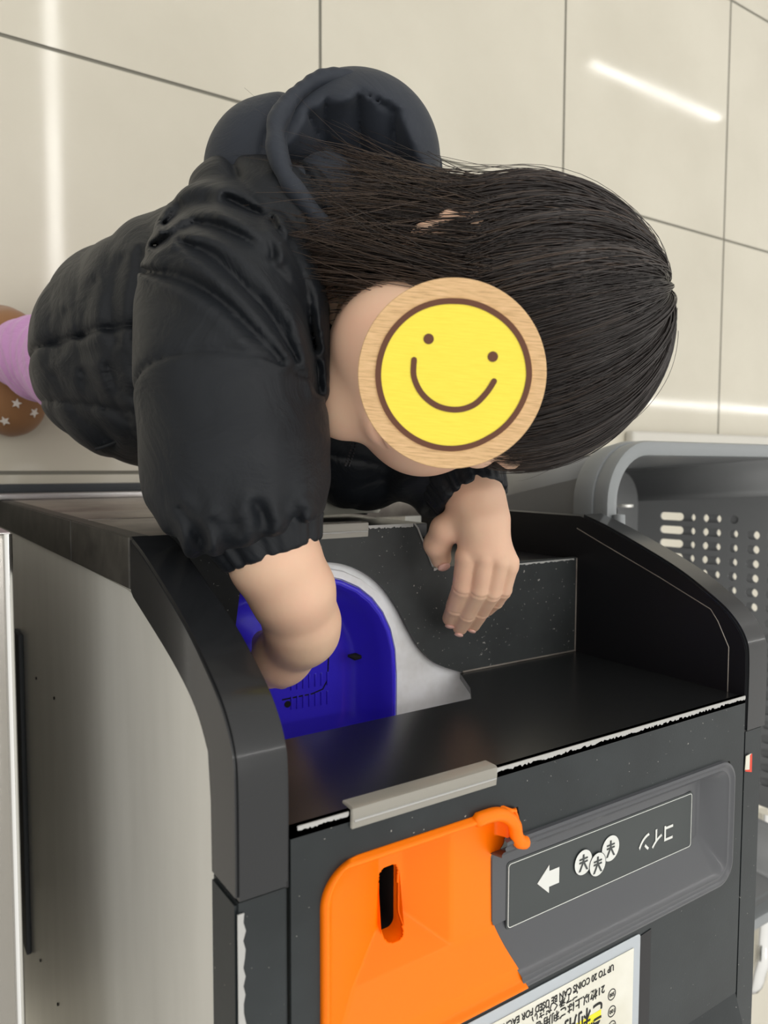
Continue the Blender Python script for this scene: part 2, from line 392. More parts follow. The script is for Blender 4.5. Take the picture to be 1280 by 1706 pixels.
extrude_yz('cheek_lining', IN, XR + .0004, .462, M_INNER, pm, 0)
# rear trims level with the top panel
for x0, x1 in ((.110, XL - .001), (XR + .001, .468)):
    extrude_yz('rear_trim', [(-.166, .612), (-.166, .637), (-.60, .637), (-.60, .612)], x0, x1, M_BLK, pm, .0012)
# worn white edge on the left rear trim
def jag(name, x0, x1, y0, y1, z, m, root, along='x', amp=.0008, n=90, th=.0004):
    """thin worn strip with a ragged edge"""
    pts = []; 
    if along == 'x':
        for i in range(n + 1): pts.append((x0 + (x1 - x0) * i / n, y1 ))
        for i in range(n, -1, -1): pts.append((x0 + (x1 - x0) * i / n, y0 + random.uniform(-amp, amp * .6)))
    else:
        for i in range(n + 1): pts.append((x0, y0 + (y1 - y0) * i / n))
        for i in range(n, -1, -1): pts.append((x1 + random.uniform(-amp, amp), y0 + (y1 - y0) * i / n))
    return plate(name, pts, [], m, Matrix.Translation((0, 0, z)), th, root, smooth=False)
jag('chipped_edge', .1105, .1135, -.60, -.170, .6378, M_CHIP, pm, 'y', .0010, 120)
# outer steel side panel, recessed inside its trim
inner = [(-.065, 0.0), (-.065, .36), (-.066, .49)] + [tuple(p) for p in catmull([(-.069, .508), (-.088, .565), (-.102, .595), (-.116, .609), (-.135, .612)], 5)] + [(-.60, .612), (-.60, 0.0)]
extrude_yz('steel_side_panel', inner, .1125, .1205, M_STEEL, pm, .0008)
def vtrim(z0, z1, m=M_WORN):
    return extrude_yz('corner_trim', [(-.065, z0), (YF, z0), (YF, z1 - .0012), (-.065, z1 - .0012)], .110, .121, m, pm, .0008)
vtrim(0, .367); vtrim(.367, .503)
# front face (towards the child)
for x0, x1, z0, z1 in ((.121, .47, .0, .28), (.121, .205, .28, .3665), (.121, .165, .368, .4995), (.166, .20, .368, .4995)):
    box('front_panel', x0, x1, -.052, YF - (.0005 if z0 > .3 else 0), z0 + .0006, z1 - .0006, M_FRONT, pm, .0006)
box('front_panel', .312, .447, -.078, -.072, .28, .4955, M_INNER, pm, .001)
box('front_panel', .206, .312, -.049, YF - .002, .28, .4885, M_INNER, pm, .001)
# coin return shelf with a curved cut-out for the bowl
cut_px = [(400, 985), (430, 962), (470, 946), (515, 938), (560, 938), (600, 950), (635, 975), (662, 1012), (682, 1050), (700, 1080), (722, 1102), (742, 1112)]
cut = [tuple(on(x, y, 2, ZS)[:2]) for x, y in cut_px]
cut = [tuple(p) for p in catmull(cut, 4)]
shelf = [(XL, YW), (XL, YF - .001), (.292, YF - .001), (.2955, -.0405), (.309, -.0685), (XR, -.0705), (XR, YW)] + [(.335, YW)] + cut[::-1] + [(cut[0][0] - .004, -.10), (cut[0][0] - .006, YW)]
plate('return_shelf', shelf, [], M_SHELF, Matrix.Translation((0, 0, ZS)), .003, pm)
# white chips on the shelf front edge
jag('chipped_edge', .258, .2925, YF - .0026, YF - .0008, ZS + .0004, M_CHIP, pm, amp=.0007, n=50)
jag('chipped_edge', .3095, .322, -.0702, -.0688, ZS + .0004, M_CHIP, pm, amp=.0006, n=20)
jag('chipped_edge', .385, XR - .003, -.0722, -.0712, ZS + .0004, M_CHIP, pm, amp=.0006, n=40)
tube('chipped_edge', [(.2935, YF - .001, ZS + .0003), (.2962, -.0415, ZS + .0003), (.3085, -.0675, ZS + .0003)], .0006, M_CHIP, pm, 6)
# vertical wall between shelf and top, with an opening over the bowl
wall = [(XL, -ZT), (XL, -.5475), (.302, -.5475), (.316, -.5300), (.333, -ZS), (XR, -ZS), (XR, -ZT)]
mw = Matrix(((1, 0, 0, 0), (0, 0, 1, YW), (0, -1, 0, 0), (0, 0, 0, 1)))
plate('well_wall', [(a, b) for a, b in wall], [], M_WALL, mw, .004, pm)
tube('wall_crease', [(.335, YW + .0006, ZS + .0005), (XR, YW + .0006, ZS + .0005)], .0006, M_FRONT, pm, 6)
tube('wall_crease', [(XR - .0003, YW, ZS + .0005), (XR - .0003, -.071, ZS + .0005)], .0005, M_FRONT, pm, 6)
# raised line on the inner side of the right cheek
tube('cheek_ridge', [on(x, y, 0, XR + .0008) for x, y in [(962, 880), (1000, 903), (1100, 962), (1185, 1015), (1197, 1035), (1215, 1078), (1213, 1155)]], .0006, M_FRONT, pm, 6)
# white surround below the shelf
ZB = .4935
bx0, bx1 = .134, on(655, 1150, 2, ZB)[0]
def ush(x0, x1, y0, y1, z, n=16):
    """outline of the bowl: half round at +Y, rounded square at -Y"""
    r = (x1 - x0) / 2; cx = (x0 + x1) / 2; cy = y1 - r; pts = []
    for i in range(n + 1):
        a = math.pi * i / n; ca, sa = math.cos(a), math.sin(a); pts.append((cx + r * math.copysign(abs(ca) ** .86, ca), cy + r * .96 * abs(sa) ** .86, z))
    rr = r * .5
    for i in range(n // 2 + 1):
        a = math.pi + math.pi / 2 * i / (n // 2); pts.append((x0 + rr + rr * math.cos(a), y0 + rr + rr * math.sin(a), z))
    for i in range(n // 2 + 1):
        a = 1.5 * math.pi + math.pi / 2 * i / (n // 2); pts.append((x1 - rr + rr * math.cos(a), y0 + rr + rr * math.sin(a), z))
    return pts
BY1 = on(510, 950, 2, ZB)[1]; BY0 = -.205
hole = [(p[0], p[1]) for p in ush(bx0 + .001, bx1 - .001, BY0 + .001, BY1 - .001, 0)]
plate('bowl_surround', [(.1335, -.0485), (.262, -.0485), (.285, -.068), (.312, -.095), (.350, -.125), (.350, -.225), (.1335, -.225)], [hole], M_WHITE, Matrix.Translation((0, 0, ZB)), .003, pm)
# raised white lip next to the blue rim
loft('bowl_surround_lip', [ush(bx0 - .005, bx1 + .006, BY0 - .005, BY1 + .006, ZB), ush(bx0 - .0042, bx1 + .0052, BY0 - .004, BY1 + .0052, ZB + .0028), ush(bx0 - .001, bx1 + .001, BY0, BY1 + .001, ZB + .003), ush(bx0 - .0004, bx1 + .0003, BY0, BY1 + .0003, ZB - .001)], M_WHITE, pm)
bl = []
for off, z in ((0, ZB - .001), (.0, ZB + .0034), (.0008, ZB + .0042), (.0026, ZB + .0042), (.0034, ZB + .0034), (.0045, ZB - .010), (.008, ZB - .026), (.0105, ZB - .031), (.015, ZB - .0335), (.02, ZB - .034)):
    bl.append(ush(bx0 + off, bx1 - off * (1.0 if off < .005 else 1.35), BY0 + off, BY1 - off * (1.0 if off < .005 else 1.5), z))
bowl = loft('return_bowl', bl, M_BLUE, pm, cap1=True, angle=60)
fz = ZB - .034
def sub(o, parent): o.parent = parent; o.matrix_parent_inverse = parent.matrix_world.inverted() if False else Matrix.Identity(4); return o
def fl_pt(x, y, dz=0): return on(x, y, 2, fz + dz)
for i in range(7):
    for (ya, yb) in ((1128, 1150), (1160, 1182)):
        a = fl_pt(484 + i * 10, ya - i * 1.5); b = fl_pt(484 + i * 10, yb - i * 1.5)
        sub(box('bowl_rib', a[0], a[0] + .0012, b[1], a[1], fz, fz + .0010, M_BLUE, None, .0003), bowl)
sub(tube('bowl_groove', [fl_pt(*q) for q in ((470, 1166), (520, 1156), (538, 1148), (546, 1132), (548, 1085))], .0005, M_HOLE, None, 6), bowl)
_s = fl_pt(479, 1173); sub(plate('screw_hole', circle(_s[0], _s[1], .0022, 16), [], M_HOLE, Matrix.Translation((0, 0, fz + .0006)), .0004), bowl)
_p = on(592, 1094, 2, ZB - .020)
_t = tube('coin_hole', [_p + np.array([-.0045, .0008, -.002]), _p, _p + np.array([.004, -.0006, .001])], [.0008, .0026, .0012], M_HOLE, None, 10); sub(_t, bowl)

# ---- top panel with a pocket for the coin chute
ox0, ox1, oy1, oy0 = .146, .258, -.162, -.258
PANEL_END = -.334
plate('top_panel', [(XL, PANEL_END), (XR, PANEL_END), (XR, YW), (XL, YW)], [[(.1475, -.176), (.150, -.169), (.158, -.1645), (.255, -.1645), (.258, -.1805), (.432, -.1805), (.4345, -.186), (.4345, -.250), (.430, -.2555), (.1475, -.2565)]], M_BLK, Matrix.Translation((0, 0, ZT)), .004, pm)
extrude_yz('rear_slope', [(PANEL_END, ZT), (PANEL_END, ZT - .004), (-.60, .70), (-.60, .72)], XL, XR, M_BLK, pm, .0005)
jag('chipped_edge', XL + .003, .1595, YW - .0010, YW + .0006, ZT + .0003, M_CHIP, pm, amp=.0006, n=30, th=.0006)
jag('chipped_edge', .2395, XR - .0005, YW - .0013, YW + .0006, ZT + .0003, M_CHIP, pm, amp=.0009, n=200, th=.0006)
def clip(x0, x1, y, z):
    c = extrude_yz('clear_edge_clip', [(y - .0065, z + .0002), (y - .0065, z + .0016), (y - .002, z + .0022), (y + .0022, z + .0022), (y + .0028, z + .001), (y + .0028, z - .006), (y + .0016, z - .006), (y + .0012, z + .0004)], x0, x1, M_CLIP, pm, .0003)
    sub(tube('clip_ridge', [(x0 + .001, y - .003, z + .0022), (x1 - .001, y - .003, z + .0022)], .0005, M_CHIP, None, 6), c)
clip(.160, .2395, YW, ZT); clip(.205, .257, YF - .001, ZS)

# grey inset pan
def rr3(x0, x1, y0, y1, r, z, n=8): return [(a, b, z) for a, b in rrect(x0, x1, y0, y1, r, n)]
gx0, gx1, gy1, gy0 = .235, .4365, -.1785, -.257
lo = []
for l, rgt, tp, bt, r, z in ((0, 0, 0, 0, .014, ZT - .0005), (0, .0006, .0006, .0006, .0135, ZT + .0018), (0, .002, .002, .002, .0125, ZT + .0022), (0, .0034, .0034, .0034, .0115, ZT + .0012), (0, .0042, .004, .0042, .011, ZT + .0008), (0, .006, .0055, .006, .010, ZT + .0012), (0, .008, .0068, .0085, .009, ZT - .0005), (0, .0105, .0085, .0105, .008, ZT - .0016), (.01, .019, .0108, .0285, .003, ZT - .0100), (.01, .0215, .0115, .0300, .0025, ZT - .0102), (.012, .036, .0122, .0308, .002, ZT - .0090)):
    lo.append(rr3(gx0 + l, gx1 - rgt, gy0 + bt, gy1 - tp, r, z))
pmin = lambda y: float(np.interp(y, [-.258, -.250, -.236, -.224, -.20], [.2600, .2580, .2515, .2474, .2464]))
gp = loft('coin_guide_pan', [[(max(p[0], pmin(p[1])), p[1], p[2]) for p in l_] for l_ in lo], M_GREY, pm, cap1=True, angle=40)
_b = bmesh.new(); _b.from_mesh(gp.data); bmesh.ops.delete(_b, geom=[f for f in _b.faces if all(v.co.x < pmin(v.co.y) + .0003 for v in f.verts)], context='FACES_ONLY'); _b.to_mesh(gp.data); _b.free()
ZL = ZT - .0087
_a, _b, _c, _d = (on(x, y, 2, ZT - .0087) for x, y in ((845, 1435), (1155, 1320), (1155, 1415), (845, 1545)))
lab = (_a[0], _b[0], (_c[1] + _d[1]) / 2, (_a[1] + _b[1]) / 2)
lb = plate('coin_label', rrect(lab[0], lab[1], lab[2], lab[3], .002), [], M_LABEL, Matrix.Translation((0, 0, ZL)), .0005, pm)
sub(plate('label_outline', rrect(lab[0] + .001, lab[1] - .001, lab[2] + .001, lab[3] - .001, .0018), [rrect(lab[0] + .00135, lab[1] - .00135, lab[2] + .00135, lab[3] - .00135, .0016)], M_PRINT, Matrix.Translation((0, 0, ZL + .0002)), .0002), lb)
def lp(x, y): return on(x, y, 2, ZL)
a0 = lp(895, 1468); a1 = lp(929, 1462)
ym = (a0[1] + a1[1]) / 2; xa, xb = a0[0], a1[0] + .001
sub(plate('arrow_mark', [(xa, ym), (xa + .0085, ym + .0075), (xa + .0085, ym + .0042), (xb, ym + .0042), (xb, ym - .0042), (xa + .0085, ym - .0042), (xa + .0085, ym - .0075)], [], M_PRINT, Matrix.Translation((0, 0, ZL + .0003)), .0002), lb)
for k, (px, py, r) in enumerate([(1017, 1413, .0072), (971, 1436, .0068), (994, 1439, .0064)]):
    c = lp(px, py); z = ZL + .0003 + k * .0003
    cn = plate('coin_symbol', circle(c[0], c[1], r), [], M_PRINT, Matrix.Translation((0, 0, z)), .0002); sub(cn, lb)
    sub(plate('coin_symbol_edge', circle(c[0], c[1], r + .0003), [circle(c[0], c[1], r)], M_LABEL, Matrix.Translation((0, 0, z + .0001)), .0002), lb)
    t = text('yen_mark', '¥', .0125, M_LABEL, c[0] + .0035, c[1] + .0045, z + .00022, pm, .0072); sub(t, lb)
c = lp(1120, 1372); t = text('coin_lettering', 'コイン', .0125, M_PRINT, c[0] + .0005, c[1], ZL + .0003, pm, .031, bold=.00022); sub(t, lb)

# orange coin chute: a moulded funnel that slopes to its slot
def chute():
    nu, nv = 140, 200; V = []; ys = np.linspace(oy1, oy0, nv + 1)
    sx0, sx1, sy1, sy0 = .1895, .2010, -.1865, -.2190
    XRT = [(-.2580, .2610), (-.2500, .2590), (-.2360, .2525), (-.2240, .2485), (-.2200, .2480), (-.1960, .2480), (-.1920, .2490), (-.1870, .2550), (-.1800, .2560), (-.1740, .2560), (-.1620, .2560)]
    XS = catmull([(a, b, 0) for a, b in XRT], 5)
    def xr(y): return float(np.interp(y, XS[:, 0], XS[:, 1]))
    def h(x, y):
        dl = max(0, x - ox0); dr = max(0, y - 0)
        dt = max(0, oy1 - y); db = max(0, y - oy0)
        rim = min(dl, dt, db)
        bead = .0028 * math.exp(-((rim - .0022) / .0018) ** 2)
        gx = np.interp(x, [ox0 + .004, sx0, sx1 + .002, .2215, .2235, .262], [0, .023, .024, .0108, .0104, .0100])
        gt = np.interp(dt, [.0035, .0085, .016], [0, .010, .024]); gb = np.interp(db, [.004, .0115, .031, .050], [0, .0016, .0102, .026])
        g = -math.log(math.exp(-gx * 2400) + math.exp(-gt * 2400) + math.exp(-gb * 2400)) / 2400
        return ZT + .0004 + bead - max(0, g) + (-.001 if rim < .0006 else 0)
    r = .018
    for y in ys:
        inset = 0
        if oy1 - y < r: inset = r - math.sqrt(max(0, r * r - (r - (oy1 - y)) ** 2))
        if y - oy0 < r: inset = r - math.sqrt(max(0, r * r - (r - (y - oy0)) ** 2))
        a = ox0 + inset; b = xr(y)
        if oy1 - y < .012: b -= .012 - math.sqrt(max(0, .012 ** 2 - (.012 - (oy1 - y)) ** 2))
        for i in range(nu + 1):
            x = a + (b - a) * i / nu
            z = h(x - inset * max(0, 1 - (x - a) / .03) + 0, y)
            e = b - x          # bead along the right lip near the top
            if y > -.181: z = max(z, ZT + .0004 - .004 * min(1, e / .005) * 1.0 - max(0, (e - .004)) * 2) if e < .008 else z
            V.append((x, y, z))
    F = []
    for j in range(nv):
        for i in range(nu):
            q = (j * (nu + 1) + i, j * (nu + 1) + i + 1, (j + 1) * (nu + 1) + i + 1, (j + 1) * (nu + 1) + i)
            cx = sum(V[k][0] for k in q) / 4; cy = sum(V[k][1] for k in q) / 4
            rx = .004; ddx = max(abs(cx - (sx0 + sx1) / 2) - (sx1 - sx0) / 2 + rx, 0); ddy = max(abs(cy - (sy0 + sy1) / 2) - (sy1 - sy0) / 2 + rx, 0)
            if math.hypot(ddx, ddy) < rx: continue
            F.append(q[::-1])
    o = from_np('coin_chute', V, F, M_ORANGE, pm, True)
    md = o.modifiers.new('s', 'SOLIDIFY'); md.thickness = .0016; md.offset = -1
    rp = rrect(sx0 - .0006, sx1 + .0006, sy0 - .0006, sy1 + .0006, .004); tubep = [[(a, b, h(a, b)) for a, b in rp], [(a, b, ZT - .028) for a, b in rp]]
    sub(loft('slot_shaft', [[(a, b, ZT - .028) for a, b in rp], [(a, b, ZT - .042) for a, b in rp]], M_HOLE, None), o)
    sub(loft('coin_slot', tubep, M_ORANGE, None), o)
    sub(plate('slot_bottom', rrect(sx0 - .001, sx1 + .001, sy0 - .001, sy1 + .001, .004), [], M_HOLE, Matrix.Translation((0, 0, ZT - .0405)), .001), o)
    lipp = catmull([on(x, y, 2, ZT + .0012) for x, y in ((790, 1368), (822, 1357), (843, 1359), (857, 1373), (860, 1390), (866, 1402), (878, 1402))], 5)
    sub(tube('chute_lip', lipp, [.0018] + [.0034] * (len(lipp) - 3) + [.0032, .0022], M_ORANGE, None, 10), o)
chute()

# ---- notice in a clear pouch, stuck to the top panel (read from the child's side)
nz = ZT + .0006
px1, py1 = on(1067, 1560, 2, nz)[:2]
nt_ = thing('notice_pouch', 'white printed coin notice in a clear plastic pouch behind the orange chute', 'notice', (.29, -.30, nz))
PX0, PX1, PY1, PY0 = .215, px1, -.2605, -.333
plate('pouch', rrect(PX0, PX1, PY0, PY1, .002), [], M_POUCH, Matrix.Translation((0, 0, nz + .0002)), .0003, nt_)
plate('paper', rrect(PX0 + .006, PX1 - .006, PY0 + .001, PY1 - .006, .0005), [], M_PAPER, Matrix.Translation((0, 0, nz + .0006)), .0002, nt_)
zp = nz + .0008
def line(body, px, py, size, width=None, m=M_PRINTK, bold=0):
    c = on(px, py, 2, zp); return text('printed_line', body, size, m, c[0], c[1], zp, nt_, width, bold=size * .012)
line('UP TO 20 COINS CAN BE USED FOR EACH TYPE', 1023, 1606, .0052, .091)
line('21枚以上はご利用をお断りしております', 1008, 1641, .0058, .104)
line('ご了承ください', 963, 1650, .0050, .033)
line('ご利用いただけます', 1004, 1668, .0125, .092)
line('20', 1000, 1700, .022, .026)
c = on(1002, 1686, 2, zp); plate('marker_stripe', [(c[0], c[1] + .0015), (c[0], c[1] - .0035), (c[0] - .07, c[1] - .0035), (c[0] - .07, c[1] + .0015)], [], M_YELP, Matrix.Translation((0, 0, zp - .00005)), .0001, nt_)
for k, (tx, py) in enumerate((('500', 1657), ('100', 1685), ('50', 1710))):
    c = on(1020, py, 2, zp); plate('coin_picture', circle(c[0], c[1], .0032), [circle(c[0], c[1], .0027)], M_PRINTK, Matrix.Translation((0, 0, zp)), .0001, nt_)
    text('coin_value', tx, .003, M_PRINTK, c[0] + .002, c[1] + .001, zp, nt_, .004)
# black edge tape beside the pouch
plate('edge_tape', [(px1 + .0005, -.2625), (px1 + .010, -.2615), (px1 + .010, -.333), (px1 + .0005, -.333)], [], M_INNER, Matrix.Translation((0, 0, ZT + .0004)), .0003, pm)
tag(plate('paper_sticker', [(.4487, -.181), (.4545, -.1805), (.4540, -.1905), (.4480, -.1900)], [], M_PAPER, Matrix.Translation((0, 0, .6382)), .0004), 'torn white and red sticker on the right rear trim of the machine', 'sticker')
st = bpy.data.objects['paper_sticker']; M_RED = mat('red_print', (.7, .06, .03), .6)
s2 = plate('red_border', [(.4530, -.1812), (.4550, -.1805), (.4552, -.1925), (.4480, -.1905), (.4480, -.1895), (.4530, -.1905)], [], M_RED, Matrix.Translation((0, 0, .6384)), .0002); s2.parent = st
# receipt tray and papers on the front
box('receipt_tray', .196, .305, YF, -.012, .40, .402, M_INNER, pm, .0005)
for a in ((.196, .198, YF, -.012), (.303, .305, YF, -.012), (.196, .305, -.014, -.012)): box('tray_side', *a, .402, .425, M_INNER, pm, .0004)

# ================================================================== NEIGHBOURS
# steel cabinet to the left
nb = thing('steel_cabinet', 'neighbouring stainless steel cabinet left of the coin machine', 'cabinet', (0, -.25, 0))
X1 = on(25, 1200, 2, .45)[0]
box('cabinet_body', X1 - .45, X1, -.62, -.038, 0, .448, M_STEEL2, nb, .004)
tube('cabinet_edge', [(X1 - .001, -.038, .448), (X1 - .001, -.62, .448)], .0024, M_CHROME, nb, 8)
box('front_ledge', X1 - .45, X1 + .001, -.0385, -.0375, .2, .445, M_SILVER, nb, .002)
# rubber buffer strip fixed to the side panel in the gap
p = on(45, 1070, 0, .110); q = on(45, 1580, 0, .110)
box('buffer_strip', .108, .1124, q[1], p[1], .118, .150, M_RUBBER, pm, .001)
for px, py in ((91, 1163), (61, 1130), (97, 1673), (68, 1600)):
    s = on(px, py, 0, .1124)
    tube('panel_screw', [s, s + np.array([-.0008, 0, 0])], .0012, M_HOLE, pm, 10)
# skirting along the machine row
box('skirting_rail', -.5, .95, -.0315, -.0225, 0, .012, M_RUBBER, None, .001); tag(bpy.data.objects['skirting_rail'], 'dark rubber skirting rail along the floor in front of the machines', 'skirting rail')
box('base_strip', -.5, .95, -.037, -.0318, 0, .05, M_SILVER, None, .001); tag(bpy.data.objects['base_strip'], 'narrow silver metal base strip at the foot of the machines', 'base strip')
# steel stand with round holes, baskets on it
bs = thing('basket_stand', 'low steel basket stand with round holes to the right of the machine', 'stand', (.75, -.25, 0))
SY = -.043
hl = [on(945, 843, 1, SY), on(969, 843, 1, SY)]
holes = [circle(h[0], -h[2], .0085) for h in hl] + [circle(hl[1][0] + .035 * k, -hl[1][2], .0085) for k in range(1, 3)]
plate('stand_front', [(.50, -.20), (.50, 0), (.89, 0), (.89, -.20)], holes, M_STEEL, Matrix(((1, 0, 0, 0), (0, 0, 1, SY), (0, -1, 0, 0), (0, 0, 0, 1))), .003, bs)
box('stand_deck', .50, .89, -.45, SY - .004, .185, .20, M_STEEL, bs, .001)
for xx in (.503, .875): box('stand_side', xx, xx + .01, -.45, SY - .004, 0, .185, M_STEEL, bs, .001)
# low pale kerb block on the floor behind
M_PALE = mat('pale_plastic', (.55, .53, .48), .4)
kb = box('floor_block', 1.12, 1.70, .002, .060, 0, .02, M_PALE, None, .008, 4); tag(kb, 'low pale floor block behind the basket stand', 'block')

def slot(cx, cy, hw, hh, n=6):
    pts = []; r = min(hw, hh)
    return rrect(cx - hw, cx + hw, cy - hh, cy + hh, r * .98, n)
def make_basket(ztop, label):
    b = thing('shopping_basket', label, 'shopping basket', (.68, -.215, ztop - .22), group='nested shopping baskets')
    x0, x1, y0, y1 = .496, .846, -.455, .010; zb = ztop - .215; fl_ = .038; r = .04
    # wall plates: local u along the wall, v up the slanted wall
    def wallp(p0, p1, q0, q1, pattern):
        p0, p1, q0 = Vector(p0), Vector(p1), Vector(q0); u = (p1 - p0); wl = u.length; u.normalize()
        vdir = (q0 - p0); vdir = vdir - u * vdir.dot(u); hl_ = vdir.length; vdir.normalize(); n = u.cross(vdir)
        mw = Matrix(((u.x, vdir.x, n.x, p0.x), (u.y, vdir.y, n.y, p0.y), (u.z, vdir.z, n.z, p0.z), (0, 0, 0, 1)))
        dq = (q0 - p0).dot(u)
        outer = [(0, 0), (wl, 0), (wl - dq, hl_), (dq, hl_)]
        hs = pattern(wl, hl_)
        plate('basket_wall', outer, hs, M_BASK, mw, .0022, b)
    def pat(wl, hl_):
        hs = []; rows = int((wl - .008) / .0165); s = (wl - (rows - 1) * .0165) / 2
        for i in range(rows):
            u = s + i * .0165
            for v, hh in ((.052, .022), (.094, .0105), (.119, .005), (.141, .007), (.163, .007)):
                if hh == .007 and i < 1: continue
                hs.append(slot(u, v, .0048, hh))
        return hs
    def none(wl, hl_): return []
    def near(wl, hl_): return [slot(wl - .004 - i * .0165 if i else wl - .008, v, .0055, .0055) for i in range(20) for v in (.148, .166)]
    # base corners at zb (inset by flare), top corners at ztop
    bx0_, bx1_, by0_, by1_ = x0 + fl_, x1 - fl_, y0 + fl_, y1 - .016
    wallp((bx1_, by1_ - r, zb), (bx1_, by0_ + r, zb), (x1, y1 - r, ztop), None, pat)      # far long wall
    wallp((bx0_, by0_ + r, zb), (bx0_, by1_ - r, zb), (x0, y0 + r, ztop), None, near)      # near long wall
    wallp((bx0_ + r, by1_, zb), (bx1_ - r, by1_, zb), (x0 + r, y1, ztop), None, none)     # end wall
    wallp((bx1_ - r, by0_, zb), (bx0_ + r, by0_, zb), (x1 - r, y0, ztop), None, pat)
    for (cx, cy, tx, ty, a) in ((bx1_ - r, by1_ - r, x1 - r, y1 - r, 0), (bx0_ + r, by1_ - r, x0 + r, y1 - r, 90), (bx0_ + r, by0_ + r, x0 + r, y0 + r, 180), (bx1_ - r, by0_ + r, x1 - r, y0 + r, 270)):
        lp0, lp1 = [], []
        for i in range(9):
            t = math.radians(a + 90 * i / 8); lp0.append((cx + r * math.cos(t), cy + r * math.sin(t), zb)); lp1.append((tx + r * math.cos(t), ty + r * math.sin(t), ztop))
        loft('basket_corner', [lp0, lp1], M_BASK, b, closed=False, sol=.002)
    fh = [slot(bx0_ + .045 + .03 * i, by0_ + .03 + .022 * j, .010, .0045) for i in range(7) for j in range(int((by1_ - by0_ - .05) / .022))]
    plate('basket_floor', rrect(bx0_, bx1_, by0_, by1_, r), fh, M_BASK, Matrix.Translation((0, 0, zb)), .002, b)
    ro = []
    for off, dz in ((0, -.020), (.006, -.018), (.010, 0), (.009, .004), (.004, .006), (-.002, .004), (-.003, 0), (0, -.02)):
        ro.append([(p[0], p[1], ztop + dz + (.007 if (.62 < p[0] < .76 and p[1] > -.1) else 0)) for p in rrect(x0 - off, x1 + off, y0 - off, y1 + off, r + off, 10)])
    loft('basket_rim', ro, M_RIM, b)
    # folded handle lying along the rim
    hp = catmull([(x0 - .001, y1 - .05, ztop + .009), (x0 - .003, y1 - .07, ztop + .011), (x0 - .003, y1 - .10, ztop + .011), (x0 - .002, y1 - .2, ztop + .012), (x0 - .001, y0 + .05, ztop + .011), (x0 + .02, y0 + .02, ztop + .01), (x0 + .16, y0 + .015, ztop + .008)], 8)
    tube('basket_handle', hp, .005, M_RIM, b, 10)
    return b
make_basket(.490, 'uppermost grey plastic shopping basket in the stack beside the machine')
make_basket(.474, 'lower grey shopping basket nested under the uppermost one on the steel stand')

# shopping cart at the lower right
ct = thing('shopping_cart', 'shopping cart with chrome tubes and white plastic corner behind the baskets', 'shopping cart', (1.0, -.6, 0))
def ctube(P, r, n='cart_tube', m=M_CHROME): return tube(n, catmull(P, 6), r, m, ct, 12)
g = [on(1274, 1480, 0, .93), on(1270, 1560, 0, .93), on(1264, 1610, 0, .92)]
ctube([g[0] + np.array([0, .10, .0]), g[0], g[1], g[2], g[2] + np.array([0.0, -.04, -.03]), g[2] + np.array([0.0, -.05, -.2])], .011)
ctube([g[2] + np.array([0, .01, -.01]), g[2] + np.array([.06, -.01, -.03]), g[2] + np.array([.30, -.02, -.03])], .006)
w0 = on(1278, 1440, 0, .94)
ctube([w0 + np.array([0, .03, .004]), w0 + np.array([0, .01, .004]), w0 + np.array([0, -.012, 0]), w0 + np.array([0, -.02, -.002])], [.018] * 19, 'corner_guard', M_WHITE)
for k in range(6): ctube([g[2] + np.array([.02 + .045 * k, -.01, -.03]), g[2] + np.array([.02 + .045 * k, -.012, -.18]), g[2] + np.array([.02 + .045 * k, -.015, -.22])], .0022, 'cart_wire')
ctube([g[2] + np.array([0, -.05, -.2]), (g[2][0], g[2][1] - .05, .01)], .008, 'cart_leg')
# ================================================================== THE CHILD
CB = -CD
kid = thing('person', 'small child in black puffer jacket and lilac trousers leaning over the coin machine', 'person', (.16, .10, 0))
P = dep
# head frame: HA up, HF face, HS to the child's right ear
HA = CX + .30 * CB; HA /= np.linalg.norm(HA)
_b = CB - (CB @ HA) * HA; _b /= np.linalg.norm(_b); _u = CU - (CU @ HA) * HA - (CU @ _b) * _b; _u /= np.linalg.norm(_u)
BE = math.radians(39); HF = -math.cos(BE) * _u + math.sin(BE) * _b; HS = np.cross(HF, HA)
HC = P(816, 558, .418)
def hl(s, f, u): return HC + s * HS + f * HF + u * HA
HB = (HS, HF, HA)
parts = []
# --- head and neck
F_ = Field(HC - .125, HC + .125, .0016)
F_.add(F_.ell(hl(0, -.006, .012), (.065, .0725, .071), HB))
F_.add(F_.ell(hl(0, .020, -.035), (.052, .054, .052), HB), .02)
for s in (-1, 1):
    F_.add(F_.ell(hl(.034 * s, .043 if s > 0 else .037, -.038), (.026, .026, .029), HB), .014)       # cheeks
    F_.add(F_.ell(hl(.026 * s, .055, .012), (.020, .010, .008), HB), .010)        # brow
F_.add(F_.ell(hl(0, .052, -.076), (.018, .016, .013), HB), .014)                  # chin
F_.add(F_.cap(hl(0, .064, .000), hl(0, .076, -.022), .004, .0065), .008)          # nose
for s in (-1, 1): F_.add(F_.ell(hl(.007 * s, .071, -.025), (.005, .005, .004), HB), .004)
F_.add(F_.ell(hl(0, .065, -.047), (.014, .008, .0035), HB), .004); F_.add(F_.ell(hl(0, .064, -.054), (.011, .007, .004), HB), .004)
g_ = F_.cap(hl(-.014, .071, -.050), hl(.014, .071, -.050), .0012, .0012); F_.cut(-g_, .002)
for s in (-1, 1):
    g_ = F_.ell(hl(.027 * s, .070, -.004), (.013, .008, .007), HB); F_.cut(-g_, .006)
    F_.add(F_.ell(hl(.027 * s, .058, -.004), (.0115, .0115, .0115), HB), .001)   # closed lids
ear = [hl(.066, -.012, -.030), hl(.073, -.018, -.022), hl(.077, -.022, -.008), hl(.076, -.018, .006), hl(.071, -.008, .009), hl(.067, -.002, .000)]
